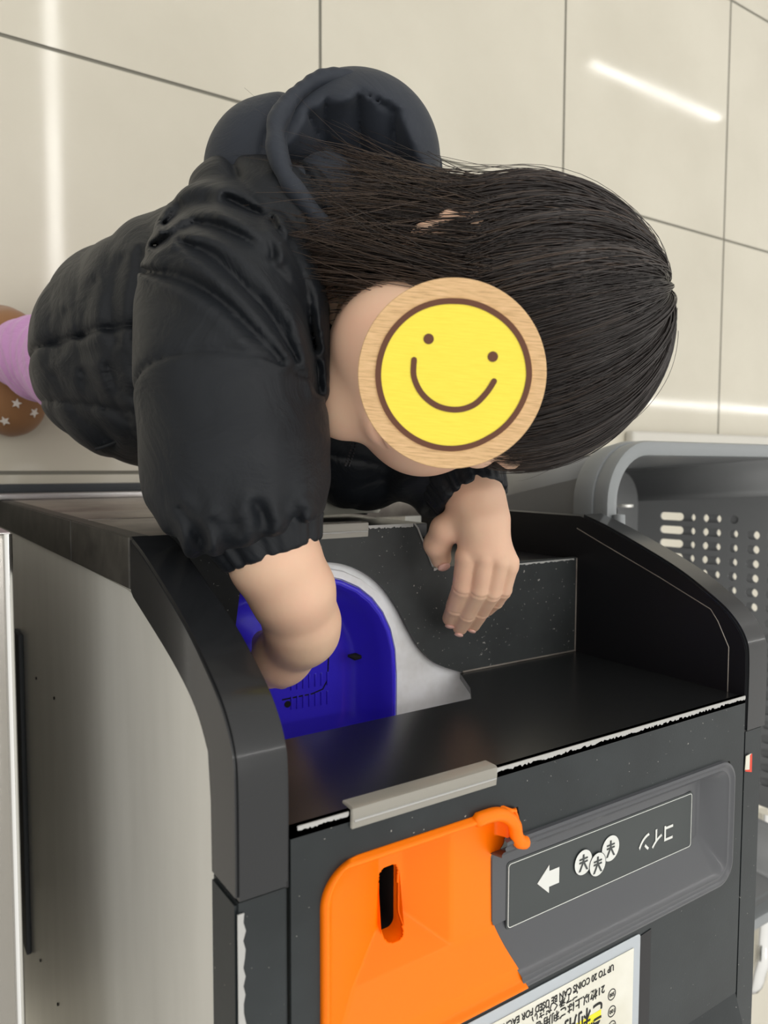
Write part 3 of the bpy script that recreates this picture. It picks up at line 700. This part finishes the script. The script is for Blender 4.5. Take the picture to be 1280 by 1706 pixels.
ear = [e_ + .020 * HF - .0068 * HS - .003 * HA for e_ in ear]
F_.chain(ear, [.004, .0038, .0035, .0034, .0035, .0035], .003); F_.add(F_.cap(ear[0], ear[3], .004, .003), .006)
ear2 = [e + .016 * HF - .003 * HA for e in ear]; ear2 = [e - 2 * ((e - HC) @ HS) * HS + .010 * HS for e in ear2]
F_.chain(ear2, [.004, .0038, .0035, .0034, .0035, .0035], .003); F_.add(F_.cap(ear2[0], ear2[3], .004, .003), .006)
F_.add(F_.cap(hl(0, -.02, -.045), P(600, 490, .455), .033, .036), .012)
parts.append(F_.mesh())
# --- core of the body under the clothes
F_ = Field((.04, -.02, .02), (.36, .22, .56), .005)
F_.chain([P(600, 490, .455), P(450, 530, .48), P(300, 580, .53), P(210, 610, .575)], [.038, .055, .058, .052], .02)
hipR, hipL = P(195, 640, .585), P(215, 575, .59)
kneeR, ankR = np.array([.135, .095, .145]), np.array([.122, .110, .05]); kneeL, ankL = np.array([.19, .12, .14]), np.array([.20, .15, .05])
F_.chain([hipR, kneeR, ankR], [.036, .026, .019], .01); F_.chain([hipL, kneeL, ankL], [.036, .026, .019], .01)
F_.chain([P(430, 450, .44), P(385, 640, .385), P(430, 850, .385)], [.028, .024, .022], .01)
F_.chain([P(620, 560, .50), P(700, 730, .50), P(780, 820, .485)], [.028, .024, .021], .01)
parts.append(F_.mesh())
# --- right forearm and hand, reaching into the bowl
A = [P(425, 840, .382), P(458, 930, .385), P(487, 985, .392), P(503, 1035, .404)]
W1 = P(505, 1052, .408)
F_ = Field(np.min([*A, P(440, 1130, .50), P(400, 1100, .47)], 0) - .035, np.max([*A, P(440, 1130, .50)], 0) + .035, .0012)
F_.chain(A + [W1], [.0225, .0228, .0215, .0192, .0172], .004)
palm = P(470, 1092, .430); F_.add(F_.cap(W1, palm, .0165, .0150), .010); F_.add(F_.cap(palm, P(450, 1108, .448), .0150, .0135), .008)
F_.add(F_.cap(P(500, 1075, .418), P(478, 1112, .436), .010, .009), .006)
kn = [P(478, 1122, .446), P(462, 1124, .450), P(448, 1122, .454), P(436, 1112, .456)]
for k_, kp in enumerate(kn):
    d1 = P(470 - 13 * k_, 1132 - 2 * k_, .468) ; d2 = P(458 - 13 * k_, 1124, .480)
    F_.chain([palm * .4 + kp * .6, kp, d1, d2], [.0066, .0062, .0055, .0048], .0015)
F_.chain([P(455, 1075, .435), P(440, 1070, .452), P(440, 1078, .470)], [.008, .0065, .0055], .003)
parts.append(F_.mesh())
# --- left wrist and hand draped over the shelf edge
def tipz(px, py, z): return on(px, py, 2, z)
wr = [P(778, 800, .482), P(793, 835, .474), P(803, 868, .470)]
K = [P(779, 922, .468), P(804, 920, .464), P(828, 926, .465), P(847, 936, .470)]
F_ = Field(np.min([wr[0], tipz(765, 1049, ZS), K[3], P(735, 930, .5)], 0) - .028, np.max([wr[0], tipz(790, 1044, ZS), K[3]], 0) + .030, .0009)
F_.chain(wr, [.0185, .0178, .0165], .004)
pc = P(806, 900, .474)
for kp in K: F_.add(F_.cap(wr[2], kp, .0120, .0068), .006)
F_.add(F_.cap(wr[2], pc, .0150, .0130), .006)
FG = [((778, 928, .468), (772, 978, .475), (760, 1010, .489), (752, 1030, .5035), .0068),
      ((808, 930, .464), (798, 984, .472), (779, 1022, .489), (767, 1046, .5045), .0060),
      ((833, 936, .465), (820, 988, .474), (803, 1018, .489), (789, 1041, .5040), .0055),
      ((850, 944, .470), (839, 984, .478), (828, 1002, .488), (813, 1016, .4990), .0049)]
tips = []
for a, b, c, d, r_ in FG:
    p0, p1, p2, p3 = P(*a), P(*b), P(*c), P(*d); G = F_.d.copy(); F_.d = np.full(F_.n, 1e3, np.float32)
    F_.chain([pc * .3 + p0 * .7, p0, p1, p2, p3], [r_, r_ * 1.03, r_ * 1.0, r_ * .92, r_ * .84], .0015)
    for cr_ in (p1, p2):
        v_ = (p3 - p0); v_ /= np.linalg.norm(v_); pl = F_.plane(cr_, v_); F_.d = F_.d + .0007 * np.exp(-(pl / .0007) ** 2)
    H_ = F_.d; F_.d = G; F_.add(H_, .0007); tips.append((p2, p3, r_ * .80))
th = [P(768, 868, .474), P(742, 882, .476), P(729, 906, .483), P(735, 930, .491)]
F_.chain(th, [.0105, .0088, .0080, .0068], .004); tips.append((th[2], th[3], .0068))
F_.d = F_.d + .0003 * soft_noise((F_.x, F_.y, F_.z), 260, 3)
parts.append(F_.mesh())
V, Fq = join_np(parts)
body = from_np('body', V, Fq, M_SKIN, kid)
def blob(name, c, axes, m, root, seg=3):
    bm = bmesh.new(); bmesh.ops.create_icosphere(bm, subdivisions=seg, radius=1)
    for v in bm.verts:
        q = np.array(c) + sum(v.co[i] * np.array(axes[i]) for i in range(3)); v.co = Vector(q)
    return from_bm(name, bm, m, root, True)
for p2, p3, r_ in tips:
    t_ = p3 - p2; t_ /= np.linalg.norm(t_); n_ = CB - (CB @ t_) * t_; n_ /= np.linalg.norm(n_); s_ = np.cross(t_, n_)
    c_ = p3 + t_ * r_ * .30 + n_ * r_ * .95
    o = blob('fingernail', c_, (t_ * r_ * .62 - n_ * r_ * .2, s_ * r_ * .62, n_ * r_ * .30), M_NAIL, kid)

# --- jacket
def grooves(f, lines, depth, w):
    d_ = [f.x - CO[0], f.y - CO[1], f.z - CO[2]]
    k_ = d_[0] * CD[0] + d_[1] * CD[1] + d_[2] * CD[2]
    u_ = ((d_[0] * CX[0] + d_[1] * CX[1] + d_[2] * CX[2]) / k_ * CF).astype(np.float32); v_ = (-(d_[0] * CU[0] + d_[1] * CU[1] + d_[2] * CU[2]) / k_ * CF).astype(np.float32)
    tot = 0
    for ln in lines:
        c = catmull([(a - 640, b - 853, 0) for a, b in ln], 3); best = np.full(f.n, 1e6, np.float32); m_ = len(c) - 1
        for i in range(m_):
            ax, ay = c[i][:2]; bx, by = c[i + 1][:2]; l2 = (bx - ax) ** 2 + (by - ay) ** 2
            t = np.clip(((u_ - ax) * (bx - ax) + (v_ - ay) * (by - ay)) / l2, 0, 1); g_ = (u_ - ax - t * (bx - ax)) ** 2 + (v_ - ay - t * (by - ay)) ** 2
            fade = 1 + 2.5 * max(0, abs((i + .5) / m_ * 2 - 1) - .55)
            best = np.minimum(best, g_ * fade ** 2)
        q_ = np.sqrt(best); tot = tot + np.exp(-(q_ / w) ** 1.5) - .45 * np.exp(-((q_ - 2.4 * w) / (1.2 * w)) ** 2)
    f.d = f.d + depth * tot
allp = [P(60, 560, .6), P(250, 790, .56), P(230, 560, .33), P(460, 940, .34), P(350, 250, .40), P(850, 850, .50), P(700, 700, .56), P(650, 120, .50), P(300, 300, .6)]
lo_, hi_ = np.min(allp, 0) - .03, np.max(allp, 0) + .02
F_ = Field(lo_, hi_, .0017); xyz = (F_.x, F_.y, F_.z)
def along(v, c): return F_.plane(c, v)
tor = Field(lo_, hi_, .0017)
tor.chain([P(205, 612, .578), P(250, 592, .555), P(350, 560, .515), P(450, 525, .485), P(545, 500, .475)], [.061, .074, .078, .070, .052], .02)
tor.add(tor.cap(P(560, 640, .50), P(600, 760, .53), .055, .036), .03)
nT = soft_noise(xyz, 60, 11)
tor.d = tor.d - .0016 * np.abs(np.sin(along(CX, P(150, 600, .5)) * 105 + 2.2 * nT)) + .0030 * nT
sm = along(CU, P(160, 591, .52)) + .0008 * nT
tor.d = tor.d + .006 * np.exp(-(np.abs(sm) / .0022)) - .002
sm = along(CU, P(240, 700, .52)) + .2 * along(CX, P(240, 700, .52)) + .002 * nT
tor.d = tor.d + .003 * np.exp(-(np.abs(sm) / .002))
grooves(tor, [[(160, 468), (142, 510), (138, 560)], [(205, 430), (188, 490), (192, 570)], [(110, 520), (100, 560), (102, 585)], [(92, 625), (130, 690), (190, 735)], [(140, 620), (170, 670), (215, 700)], [(235, 420), (226, 500), (232, 585)], [(180, 610), (200, 650), (238, 668)]], .0017, 10)
cutp = P(72, 575, .60); hem_n = -(CX * .92 - CU * .25); hem_n = hem_n / np.linalg.norm(hem_n)
tor.cut(tor.plane(cutp + .006 * CX, hem_n), .012)
F_.d = tor.d
slv = Field(lo_, hi_, .0017)
slv.chain([P(375, 425, .425), P(385, 520, .405), P(385, 640, .392), P(402, 790, .388), P(432, 872, .386)], [.036, .043, .0435, .0425, .033], .02)
n1 = soft_noise(xyz, 55, 5)
dsh = np.exp(-(np.sqrt((F_.x - P(380, 430, .40)[0]) ** 2 + (F_.y - P(380, 430, .4)[1]) ** 2 + (F_.z - P(380, 430, .4)[2]) ** 2) / .062) ** 2)
fold = 1 - np.abs(np.sin(along((CX + CU * .85) / 1.31, P(380, 430, .40)) * 95 + 1.5 * n1))
slv.d = slv.d + .0030 * dsh * fold - .003 * dsh + .0018 * n1
grooves(slv, [[(275, 375), (320, 338), (385, 345), (440, 380), (456, 425)], [(258, 410), (325, 372), (400, 392), (450, 432), (498, 500), (525, 580)], [(300, 402), (350, 424), (400, 472), (448, 525), (495, 600)],
    [(243, 452), (300, 462), (368, 500), (430, 560), (470, 600)], [(455, 372), (488, 425), (512, 485), (522, 560), (532, 650)], [(380, 330), (420, 352), (452, 362)]], .0040, 11)
grooves(slv, [[(425, 838), (440, 858), (452, 878)], [(508, 850), (496, 868), (490, 885)], [(300, 845), (322, 880), (345, 905)], [(352, 868), (362, 890), (372, 915)], [(400, 872), (404, 890), (408, 905)]], .0020, 8)
arc = along((CU - .41 * CB), P(400, 580, .345)); slv.d = slv.d + .0030 * np.exp(-(np.abs(arc) / .0016)) - .0004
cuffn = np.exp(-(along((CU * .97 - CX * .25), P(445, 900, .386)) / .016) ** 2)
th_ = along(CX, P(440, 880, .386)); slv.d = slv.d + .0035 * cuffn * np.sin(th_ * 420 + 2 * n1)
slv.cut(slv.plane(P(442, 892, .386), A[1] - A[0]), .010)
F_.add(slv.d, .008)
# far sleeve
sl = Field(lo_, hi_, .0017); sl.chain([P(600, 560, .52), P(660, 660, .525), P(720, 750, .515), P(768, 805, .492)], [.045, .042, .038, .029], .02)
sl.d = sl.d + .002 * n1 + .0025 * np.sin(along(CX * .6 - CU * .8, P(700, 740, .5)) * 260 + n1) * .8
sl.cut(sl.plane(P(779, 815, .484), wr[1] - wr[0]), .008)
F_.add(sl.d, .006)
# yoke between shoulder and hood
yk = Field(lo_, hi_, .0017); yk.chain([P(400, 360, .45), P(470, 400, .445), P(560, 460, .46)], [.034, .040, .034], .02)
yk.add(yk.ell(P(405, 345, .44), (.028, .026, .024), (CX, CU, CB)), .008)
yk.d = yk.d + .006 * (1 - np.abs(np.sin(along((CX + CU * .6) / 1.17, P(440, 380, .4)) * 105 + 1.4 * n1))) ** 3
F_.add(yk.d, .006)
# keep the front of the jacket clear of the machine
keep = np.minimum(-(F_.y - (YF + .0015)), .503 - F_.z); F_.cut(np.broadcast_to(keep, F_.d.shape), .0)
# hollow at the neck so the collar stands open
hol = F_.cap(P(560, 430, .43), P(610, 480, .44), .020, .034); F_.cut(-hol, .006)
V, Fq = F_.mesh()
jacket = from_np('jacket', V, Fq, M_CLOTH, kid)
def kidpart(field, name, m, parent):
    V, Fq = field.mesh(); o = from_np(name, V, Fq, m); o.parent = parent
    if parent is not kid: o.matrix_parent_inverse = Matrix.Identity(4); o.matrix_parent_inverse = (Matrix.Translation(-kid.location) if parent.parent is None else Matrix.Identity(4))
    return o
# gathered cuffs
def cuff(c0, c1, r0, r1, ax, nf, name='cuff'):
    f = Field(np.minimum(c0, c1) - r0 - .012, np.maximum(c0, c1) + r0 + .012, .0011)
    t_ = (c1 - c0) / np.linalg.norm(c1 - c0); f.add(f.cap(c0 - t_ * .0, c1, r0, r1)); e1 = CX - (CX @ t_) * t_; e1 /= np.linalg.norm(e1); e2 = np.cross(t_, e1)
    a, b, c = f.loc(c0, (e1, e2, t_)); an = np.arctan2(b, a)
    f.d = f.d + .0010 * np.sin(an * nf + 2.5 * np.sin(an * 3)) + .0004 * np.sin(an * nf * 2.3 + 1)
    f.cut(-(c + .006)); f.cut(c - np.linalg.norm(c1 - c0) - .002, .003)
    f.cut(-(np.sqrt(a * a + b * b) - (r1 - .0045)), .002)
    return kidpart(f, name, M_CLOTH, jacket)
cuff(P(440, 888, .386), P(452, 922, .386), .0305, .0262, None, 11)
cuff(P(775, 806, .486), P(787, 832, .480), .0270, .0235, None, 11)
# hood
F_ = Field(np.min([P(340, 100, .52), P(760, 420, .52), P(340, 420, .37), P(760, 100, .37), P(340, 100, .37), P(760, 420, .37)], 0), np.max([P(340, 100, .52), P(760, 420, .52), P(340, 420, .37), P(760, 100, .37), P(340, 100, .37), P(760, 420, .37)], 0), .0018)
xyz = (F_.x, F_.y, F_.z); EB = (CX, CU, CB)
rot = lambda a: (CX * math.cos(a) + CU * math.sin(a), -CX * math.sin(a) + CU * math.cos(a), CB)
nH = soft_noise(xyz, 70, 21)
F_.add(F_.ell(P(590, 270, .465), (.052, .050, .046), rot(.25)))
F_.add(F_.ell(P(455, 285, .455), (.040, .040, .036), rot(.6)), .018)
F_.d = F_.d + .0016 * nH + .0032 * np.exp(-np.abs(F_.plane(P(455, 240, .44), CX - .25 * CU)) / .0022)
inn = F_.ell(P(598, 285, .420), (.0425, .0445, .044), rot(.25))
q1 = F_.plane(P(600, 260, .45), CX); q2 = F_.plane(P(600, 260, .45), CU + .35 * CX)
quilt = np.abs(np.sin(q1 * 150 + nH)) ** .5 * np.abs(np.sin(q2 * 130 + nH * .7)) ** .5
inn = inn + .0075 * quilt - .003
F_.cut(-inn, .0035)
V, Fq = F_.mesh(); hood = from_np('hood', V, Fq, M_LINING); hood.parent = jacket
rim = [P(*q) for q in ((590, 455, .415), (560, 405, .408), (520, 350, .404), (480, 300, .402), (460, 245, .405), (468, 188, .415), (536, 132, .430), (640, 143, .444), (684, 188, .453), (722, 262, .462), (716, 300, .470))]
rim = catmull(rim, 5); F_ = Field(rim.min(0) - .02, rim.max(0) + .02, .0013)
for i in range(len(rim) - 1):
    r0 = .0040 + .0006 * math.sin(i * 1.1); F_.add(F_.cap(rim[i], rim[i + 1], r0, r0), .003)
    F_.add(F_.cap(rim[i] - CB * .010, rim[i + 1] - CB * .010, r0 * .8, r0 * .8), .006)
F_.d = F_.d + .0007 * soft_noise((F_.x, F_.y, F_.z), 240, 9)
V, Fq = F_.mesh(); o = from_np('hood_rim', V, Fq, M_LINING); o.parent = hood
# collar flap beneath the neck opening
col = catmull([P(488, 300, .425), P(520, 350, .422), P(556, 405, .424), P(592, 455, .428)], 5)
F_ = Field(col.min(0) - .05, col.max(0) + .05, .0016)
for i in range(len(col) - 1):
    F_.add(F_.cap(col[i], col[i + 1], .0075, .0075), .003); F_.add(F_.cap(col[i] + CX * .016 + CU * .006 - CB * .016, col[i + 1] + CX * .016 + CU * .006 - CB * .016, .014, .014), .010)
F_.d = F_.d + .0012 * soft_noise((F_.x, F_.y, F_.z), 160, 14)
V, Fq = F_.mesh(); o = from_np('collar', V, Fq, M_LINING); o.parent = jacket
# zip
zp_ = catmull([P(562, 640, .425), P(580, 690, .432), P(590, 735, .446), P(578, 778, .47)], 10); bm = bmesh.new()
for i in range(0, len(zp_) - 1):
    for sgn in (-1, 1):
        c_ = zp_[i] + CX * .0011 * sgn; r_ = bmesh.ops.create_cube(bm, size=.0011)
        for v in r_['verts']: v.co += Vector(c_)
o = from_bm('zip', bm, M_ZIP); o.parent = jacket
o = tube('drawcord', catmull([P(215, 728, .50), P(190, 738, .505), P(172, 745, .508), P(160, 748, .510)], 4), .0013, M_CLOTH); o.parent = jacket
for ch in jacket.children: ch.matrix_parent_inverse = Matrix.Identity(4)
jacket.children  # children were built in world coordinates; the jacket mesh is too

# --- trousers
F_ = Field((.04, .02, .02), (.30, .22, .36), .0022); xyz = (F_.x, F_.y, F_.z); nP = soft_noise(xyz, 90, 31)
F_.chain([hipR, kneeR, ankR], [.045, .037, .030], .012); G = F_.d.copy(); F_.d = np.full(F_.n, 1e3, np.float32)
F_.chain([hipL, kneeL, ankL], [.045, .037, .030], .012); F_.add(G, .006)
F_.d = F_.d + .0016 * nP + .0016 * np.abs(np.sin((F_.z + .5 * F_.y) * 190 + 2 * nP))
F_.cut(-(F_.z - .045), .006)
V, Fq = F_.mesh(); from_np('trousers', V, Fq, M_PINK, kid)
# --- shoes with small white stars
def shoe(cx, cy, ang, name='shoe'):
    f = Field((cx - .06, cy - .10, 0), (cx + .06, cy + .10, .09), .0016)
    c_, s_ = math.cos(ang), math.sin(ang); B_ = ((c_, s_, 0), (-s_, c_, 0), (0, 0, 1)); C_ = (cx, cy, 0)
    f.add(f.ell(np.array(C_) + (0, 0, .020) + np.array(B_[1]) * -.034, (.033, .034, .032), B_)); f.add(f.ell(np.array(C_) + (0, 0, .028) + np.array(B_[1]) * .030, (.030, .034, .038), B_), .02)
    f.add(f.cap(np.array(C_) + (0, 0, .03) + np.array(B_[1]) * .02, np.array(C_) + (0, 0, .062) + np.array(B_[1]) * .024, .029, .031), .015)
    f.cut(-(f.z - .006)); V, Fq = f.mesh(); o = from_np(name, V, Fq, M_SHOE, kid)
    a = Matrix.Translation((cx, cy, .0075)) @ Matrix.Rotation(ang, 4, 'Z')
    sp_ = plate('sole', [(x_, y_) for x_, y_ in [(.034 * math.cos(t) * (1 if math.sin(t) < 0 else .92), .068 * math.sin(t)) for t in np.linspace(0, 2 * math.pi, 40)[:-1]]], [], M_SOLE, a, .0072); sp_.parent = o
    for k, (u_, v_) in enumerate(((-.012, -.052), (.016, -.046), (.0, -.036), (.020, -.022), (-.020, -.026), (.029, -.002), (-.029, .0), (.026, .03), (-.02, .04))):
        hx = math.sqrt(max(.05, 1 - (u_ / .033) ** 2 - (min(0, v_ + .034) / .034) ** 2)); zz = .020 + .032 * hx
        pc_ = a @ Vector((u_, v_, 0)); n_ = Vector((u_ / .033 ** 2 * 1.0, (min(0, v_ + .034)) / .034 ** 2, hx / .032)); n_.rotate(Matrix.Rotation(ang, 3, 'Z')); n_.normalize()
        pos = Vector((pc_.x, pc_.y, zz)) + n_ * .0012; q_ = n_.to_track_quat('Z', 'Y').to_matrix().to_4x4()
        pts = [((.0052 if i % 2 == 0 else .0023) * math.cos(math.pi * i / 5), (.0052 if i % 2 == 0 else .0023) * math.sin(math.pi * i / 5)) for i in range(10)]
        st_ = plate('star_print', pts, [], M_STAR, Matrix.Translation(pos) @ q_, .0024); st_.parent = o
shoe(.122, .095, .12); shoe(.205, .130, -.12)

# ================================================================== HAIR
HR = np.array([.070, .0765, .0765]); HO = (0, -.006, .012)
F_ = Field(HC - .13, HC + .13, .0022)
F_.add(F_.ell(hl(*HO), tuple(HR - .004), HB))
F_.add(F_.cap(hl(.0, -.045, -.02), hl(.01, -.035, -.075), .042, .028), .02)
face = F_.ell(hl(0, .080, -.040), (.062, .085, .073), HB); F_.cut(-face, .006)
V, Fq = F_.mesh(); hair = from_np('hair', V, Fq, M_HAIRB, kid)
def strands(n, rad, fly=0, seed=1):
    R_ = np.random.default_rng(seed); VV = []; TT = []; M_ = 22
    nc = 260; clump = R_.uniform(0, 1, (nc, 2))
    for k in range(n):
        ci = R_.integers(nc); ph = (clump[ci, 0] + R_.normal(0, .012)) * 2 * math.pi; e0 = R_.uniform(0, 1)
        ph0 = ph
        frontness = math.sin(ph)                 # 1 = over the face
        lift = R_.uniform(-.002, .0045) + .0015 * math.sin(clump[ci, 1] * 40)
        if fly: lift += R_.uniform(.0, .004)
        dphi = abs((ph - math.pi / 2 + math.pi) % (2 * math.pi) - math.pi)
        fringe = dphi < math.radians(50)
        th_end = math.radians(R_.uniform(70, 98)) if fringe else math.radians(R_.uniform(88, 100))
        t0 = R_.uniform(.0, .30) if R_.uniform() < .5 else R_.uniform(0, .9)
        pts = []
        m1 = M_ if fringe else 13
        for i in range(m1):
            th = t0 * .9 + (th_end - t0 * .9) * i / (m1 - 1) if not fringe else t0 * .5 + (th_end - t0 * .5) * i / (m1 - 1)
            pp = ph + .10 * math.sin(th * 1.5 + clump[ci, 1] * 6) * (1 if not fringe else .6)
            # crown sits towards the back of the head
            d = np.array([math.sin(th) * math.cos(pp), math.sin(th) * math.sin(pp) - .30 * math.cos(th), math.cos(th)]); d /= np.linalg.norm(d)
            q = (HR + lift + .0018 * math.sin(pp * 23)) * d
            pts.append(hl(HO[0] + q[0], HO[1] + q[1], HO[2] + q[2]))
        if not fringe:
            q = np.array([(pts[-1] - HC) @ HS, (pts[-1] - HC) @ HF, (pts[-1] - HC) @ HA])
            back = max(0, -math.sin(ph))         # behind the ears
            blown = False; ln = R_.uniform(.055, .105); tgt = np.array([q[0] * R_.uniform(.60, .92), q[1] * .55 - .020 - .012 * e0, q[2] - ln])
            if math.cos(ph) > -.2 and R_.uniform() < .42:      # blown across the hood
                blown = True; tgt = np.array([.052 + R_.normal(0, .016), -.060 + R_.normal(0, .028), -.075 - R_.uniform(0, .065)])
            if math.sin(ph) > .2: tgt[1] = max(tgt[1], q[1] - .040)
            mid = q * .5 + tgt * .5 + np.array([.004 * np.sign(q[0]), 0, -.010])
            for i in range(1, M_ - m1 + 1):
                t = i / (M_ - m1); z = (1 - t) ** 2 * q + 2 * t * (1 - t) * mid + t * t * tgt + R_.normal(0, .0003, 3); pts.append(hl(*z))
        pts = np.array(pts)
        if fly:
            j0 = R_.integers(4, 15); w = np.clip((np.arange(M_) - j0) / (M_ - j0), 0, 1) ** 1.5
            out = pts[-1] - HC; out = HS * R_.normal(.6, .5) + CB * .2 + CU * R_.normal(.4, .6) + CX * R_.normal(.1, .6); out /= np.linalg.norm(out)
            pts = pts + np.outer(w * R_.uniform(.004, .030), out) + np.outer(np.sin(np.arange(M_) * .5 + R_.uniform(0, 6)) * w * .002, CU)
        VV.append(pts); TT.append(R_.uniform(0, 1) * .75 + (.25 * clump[ci, 1]) + (.35 if (not fringe and blown) else 0))
    A_ = np.array(VV); tan = np.gradient(A_, axis=1); tan /= np.linalg.norm(tan, axis=2, keepdims=True) + 1e-9
    ref = A_ - HC; nr = np.cross(tan, ref); nr /= np.linalg.norm(nr, axis=2, keepdims=True) + 1e-9; bn = np.cross(nr, tan)
    w = rad * np.clip(1.15 - (np.linspace(0, 1, M_) ** 3), .2, 1)[None, :, None]
    rings = np.stack([A_ + w * (nr * math.cos(a) + bn * math.sin(a)) for a in (math.pi / 2, math.pi * 7 / 6, math.pi * 11 / 6)], 2)
    V = rings.reshape(-1, 3); base = (np.arange(n)[:, None] * M_ + np.arange(M_ - 1)[None, :]).reshape(-1) * 3
    Fs = np.concatenate([np.stack([base + j, base + (j + 1) % 3, base + 3 + (j + 1) % 3, base + 3 + j], 1) for j in range(3)])
    tone = np.repeat(np.array(TT), M_ * 3); fall = np.tile(np.repeat(np.linspace(0, 1, M_) ** 2 * .35, 3), n)
    return V, Fs, np.clip(tone * .85 + fall, 0, 1)
for nm, n, r_, fl_, sd in (('hair_strands', 12500, .00030, 0, 1), ('loose_hairs', 420, .00016, 1, 2)):
    V, Fs, tn = strands(n, r_, fl_, sd)
    o = from_np(nm, V, Fs, M_HAIR); at = o.data.attributes.new('tone', 'FLOAT', 'POINT'); at.data.foreach_set('value', tn.astype(np.float32)); o.parent = hair

# ================================================================== WOODEN SMILEY DISC over the face
dc = P(752, 625, .318); RD = 157 * .318 / CF
ZF = CO - dc; ZF /= np.linalg.norm(ZF); XF = CX - (CX @ ZF) * ZF; XF /= np.linalg.norm(XF); YFv = np.cross(ZF, XF)
dm = Matrix([[XF[i], YFv[i], ZF[i], dc[i]] for i in range(3)] + [[0, 0, 0, 1]])
sd = thing('smiley_disc', 'round wooden disc painted with a yellow smiley, in front of the child\'s face', 'disc', tuple(dc))
k = RD / 157
dl = [[(a * s_, b * s_, z) for a, b in circle(0, 0, RD, 96)] for s_, z in ((.985, -.004), (1, -.0035), (1, -.0005), (.992, 0))]
dl = [[tuple(dm @ Vector(p)) for p in lp_] for lp_ in dl]
loft('wooden_disc', dl, M_WOOD, sd, True, True)
def blobline(rr_fn, n=96): return [(rr_fn(2 * math.pi * i / n) * math.cos(2 * math.pi * i / n), rr_fn(2 * math.pi * i / n) * math.sin(2 * math.pi * i / n)) for i in range(n)]
c0 = (4 * k, -1 * k)
_ang = np.radians([0, 30, 60, 90, 120, 150, 180, 210, 240, 270, 300, 330, 360]); _rad = np.array([129, 128, 125, 125, 129, 131, 131, 130, 128, 126, 124, 126, 129]) * k
rad_fn = lambda t: float(np.interp(t % (2 * math.pi), _ang, _rad))
ol = [(c0[0] + p[0], c0[1] + p[1]) for p in blobline(rad_fn)]; il = [(c0[0] + p[0] * .925, c0[1] + p[1] * .925) for p in blobline(rad_fn)]
def dplate(nm, o_, h_, m, z, t=.0003): plate(nm, o_, h_, m, dm @ Matrix.Translation((0, 0, z)), t, sd)
dplate('yellow_face', ol, [], M_YEL, .0003); dplate('face_outline', ol, [il], M_BROWN, .0006)
for ex, ey in ((714, 566), (820, 595)): dplate('painted_eye', circle((ex - 752) * k, (625 - ey) * k, 8.5 * k, 32), [], M_BROWN, .0006)
sm_ = catmull([((x - 752) * k, (625 - y) * k, 0) for x, y in ((690, 600), (690, 628), (704, 656), (730, 676), (762, 682), (790, 674), (810, 655), (823, 635))], 8)
lft, rgt = [], []
for i in range(len(sm_)):
    t_ = sm_[min(i + 1, len(sm_) - 1)] - sm_[max(i - 1, 0)]; t_ /= np.linalg.norm(t_); nn = np.array([-t_[1], t_[0], 0]) * 4.8 * k
    lft.append((sm_[i] + nn)[:2]); rgt.append((sm_[i] - nn)[:2])
def capend(p, d, n=8):
    a = math.atan2(d[1], d[0]); return [(p[0] + 4.8 * k * math.cos(a + math.pi / 2 - math.pi * i / n), p[1] + 4.8 * k * math.sin(a + math.pi / 2 - math.pi * i / n)) for i in range(1, n)]
dplate('painted_smile', [tuple(p) for p in lft] + capend(sm_[-1], sm_[-1] - sm_[-2]) + [tuple(p) for p in rgt[::-1]] + capend(sm_[0], sm_[0] - sm_[1]), [], M_BROWN, .0006)

# ================================================================== PAPER RECEIPTS in the small tray
for k_, (a, b, c, d, z) in enumerate(((563, 640, 858, 872, .4265), (563, 625, 846, 852, .433), (570, 640, 838, 846, .440))):
    p0 = on(a, c, 2, z); p1 = on(b, d, 2, z)
    bm = bmesh.new(); n_ = 10; vs = []
    for i in range(n_ + 1):
        x_ = p0[0] - .02 + (p1[0] - p0[0] + .02) * i / n_
        for y_ in (-.0355, -.016): vs.append(bm.verts.new((x_, y_, z - .004 + .006 * math.sin(i * .35 + k_) * (1 if y_ > -.03 else .6))))
    for i in range(n_): bm.faces.new((vs[2 * i], vs[2 * i + 2], vs[2 * i + 3], vs[2 * i + 1]))
    o = from_bm('paper_receipt', bm, M_PAPER, None, True); md = o.modifiers.new('s', 'SOLIDIFY'); md.thickness = .0008
    tag(o, ['curled white receipt lying lowest in the small black tray', 'white receipt slip in the middle of the small tray pile', 'topmost white receipt in the small black tray below the jacket'][k_], 'receipt', 'paper receipts in the tray')
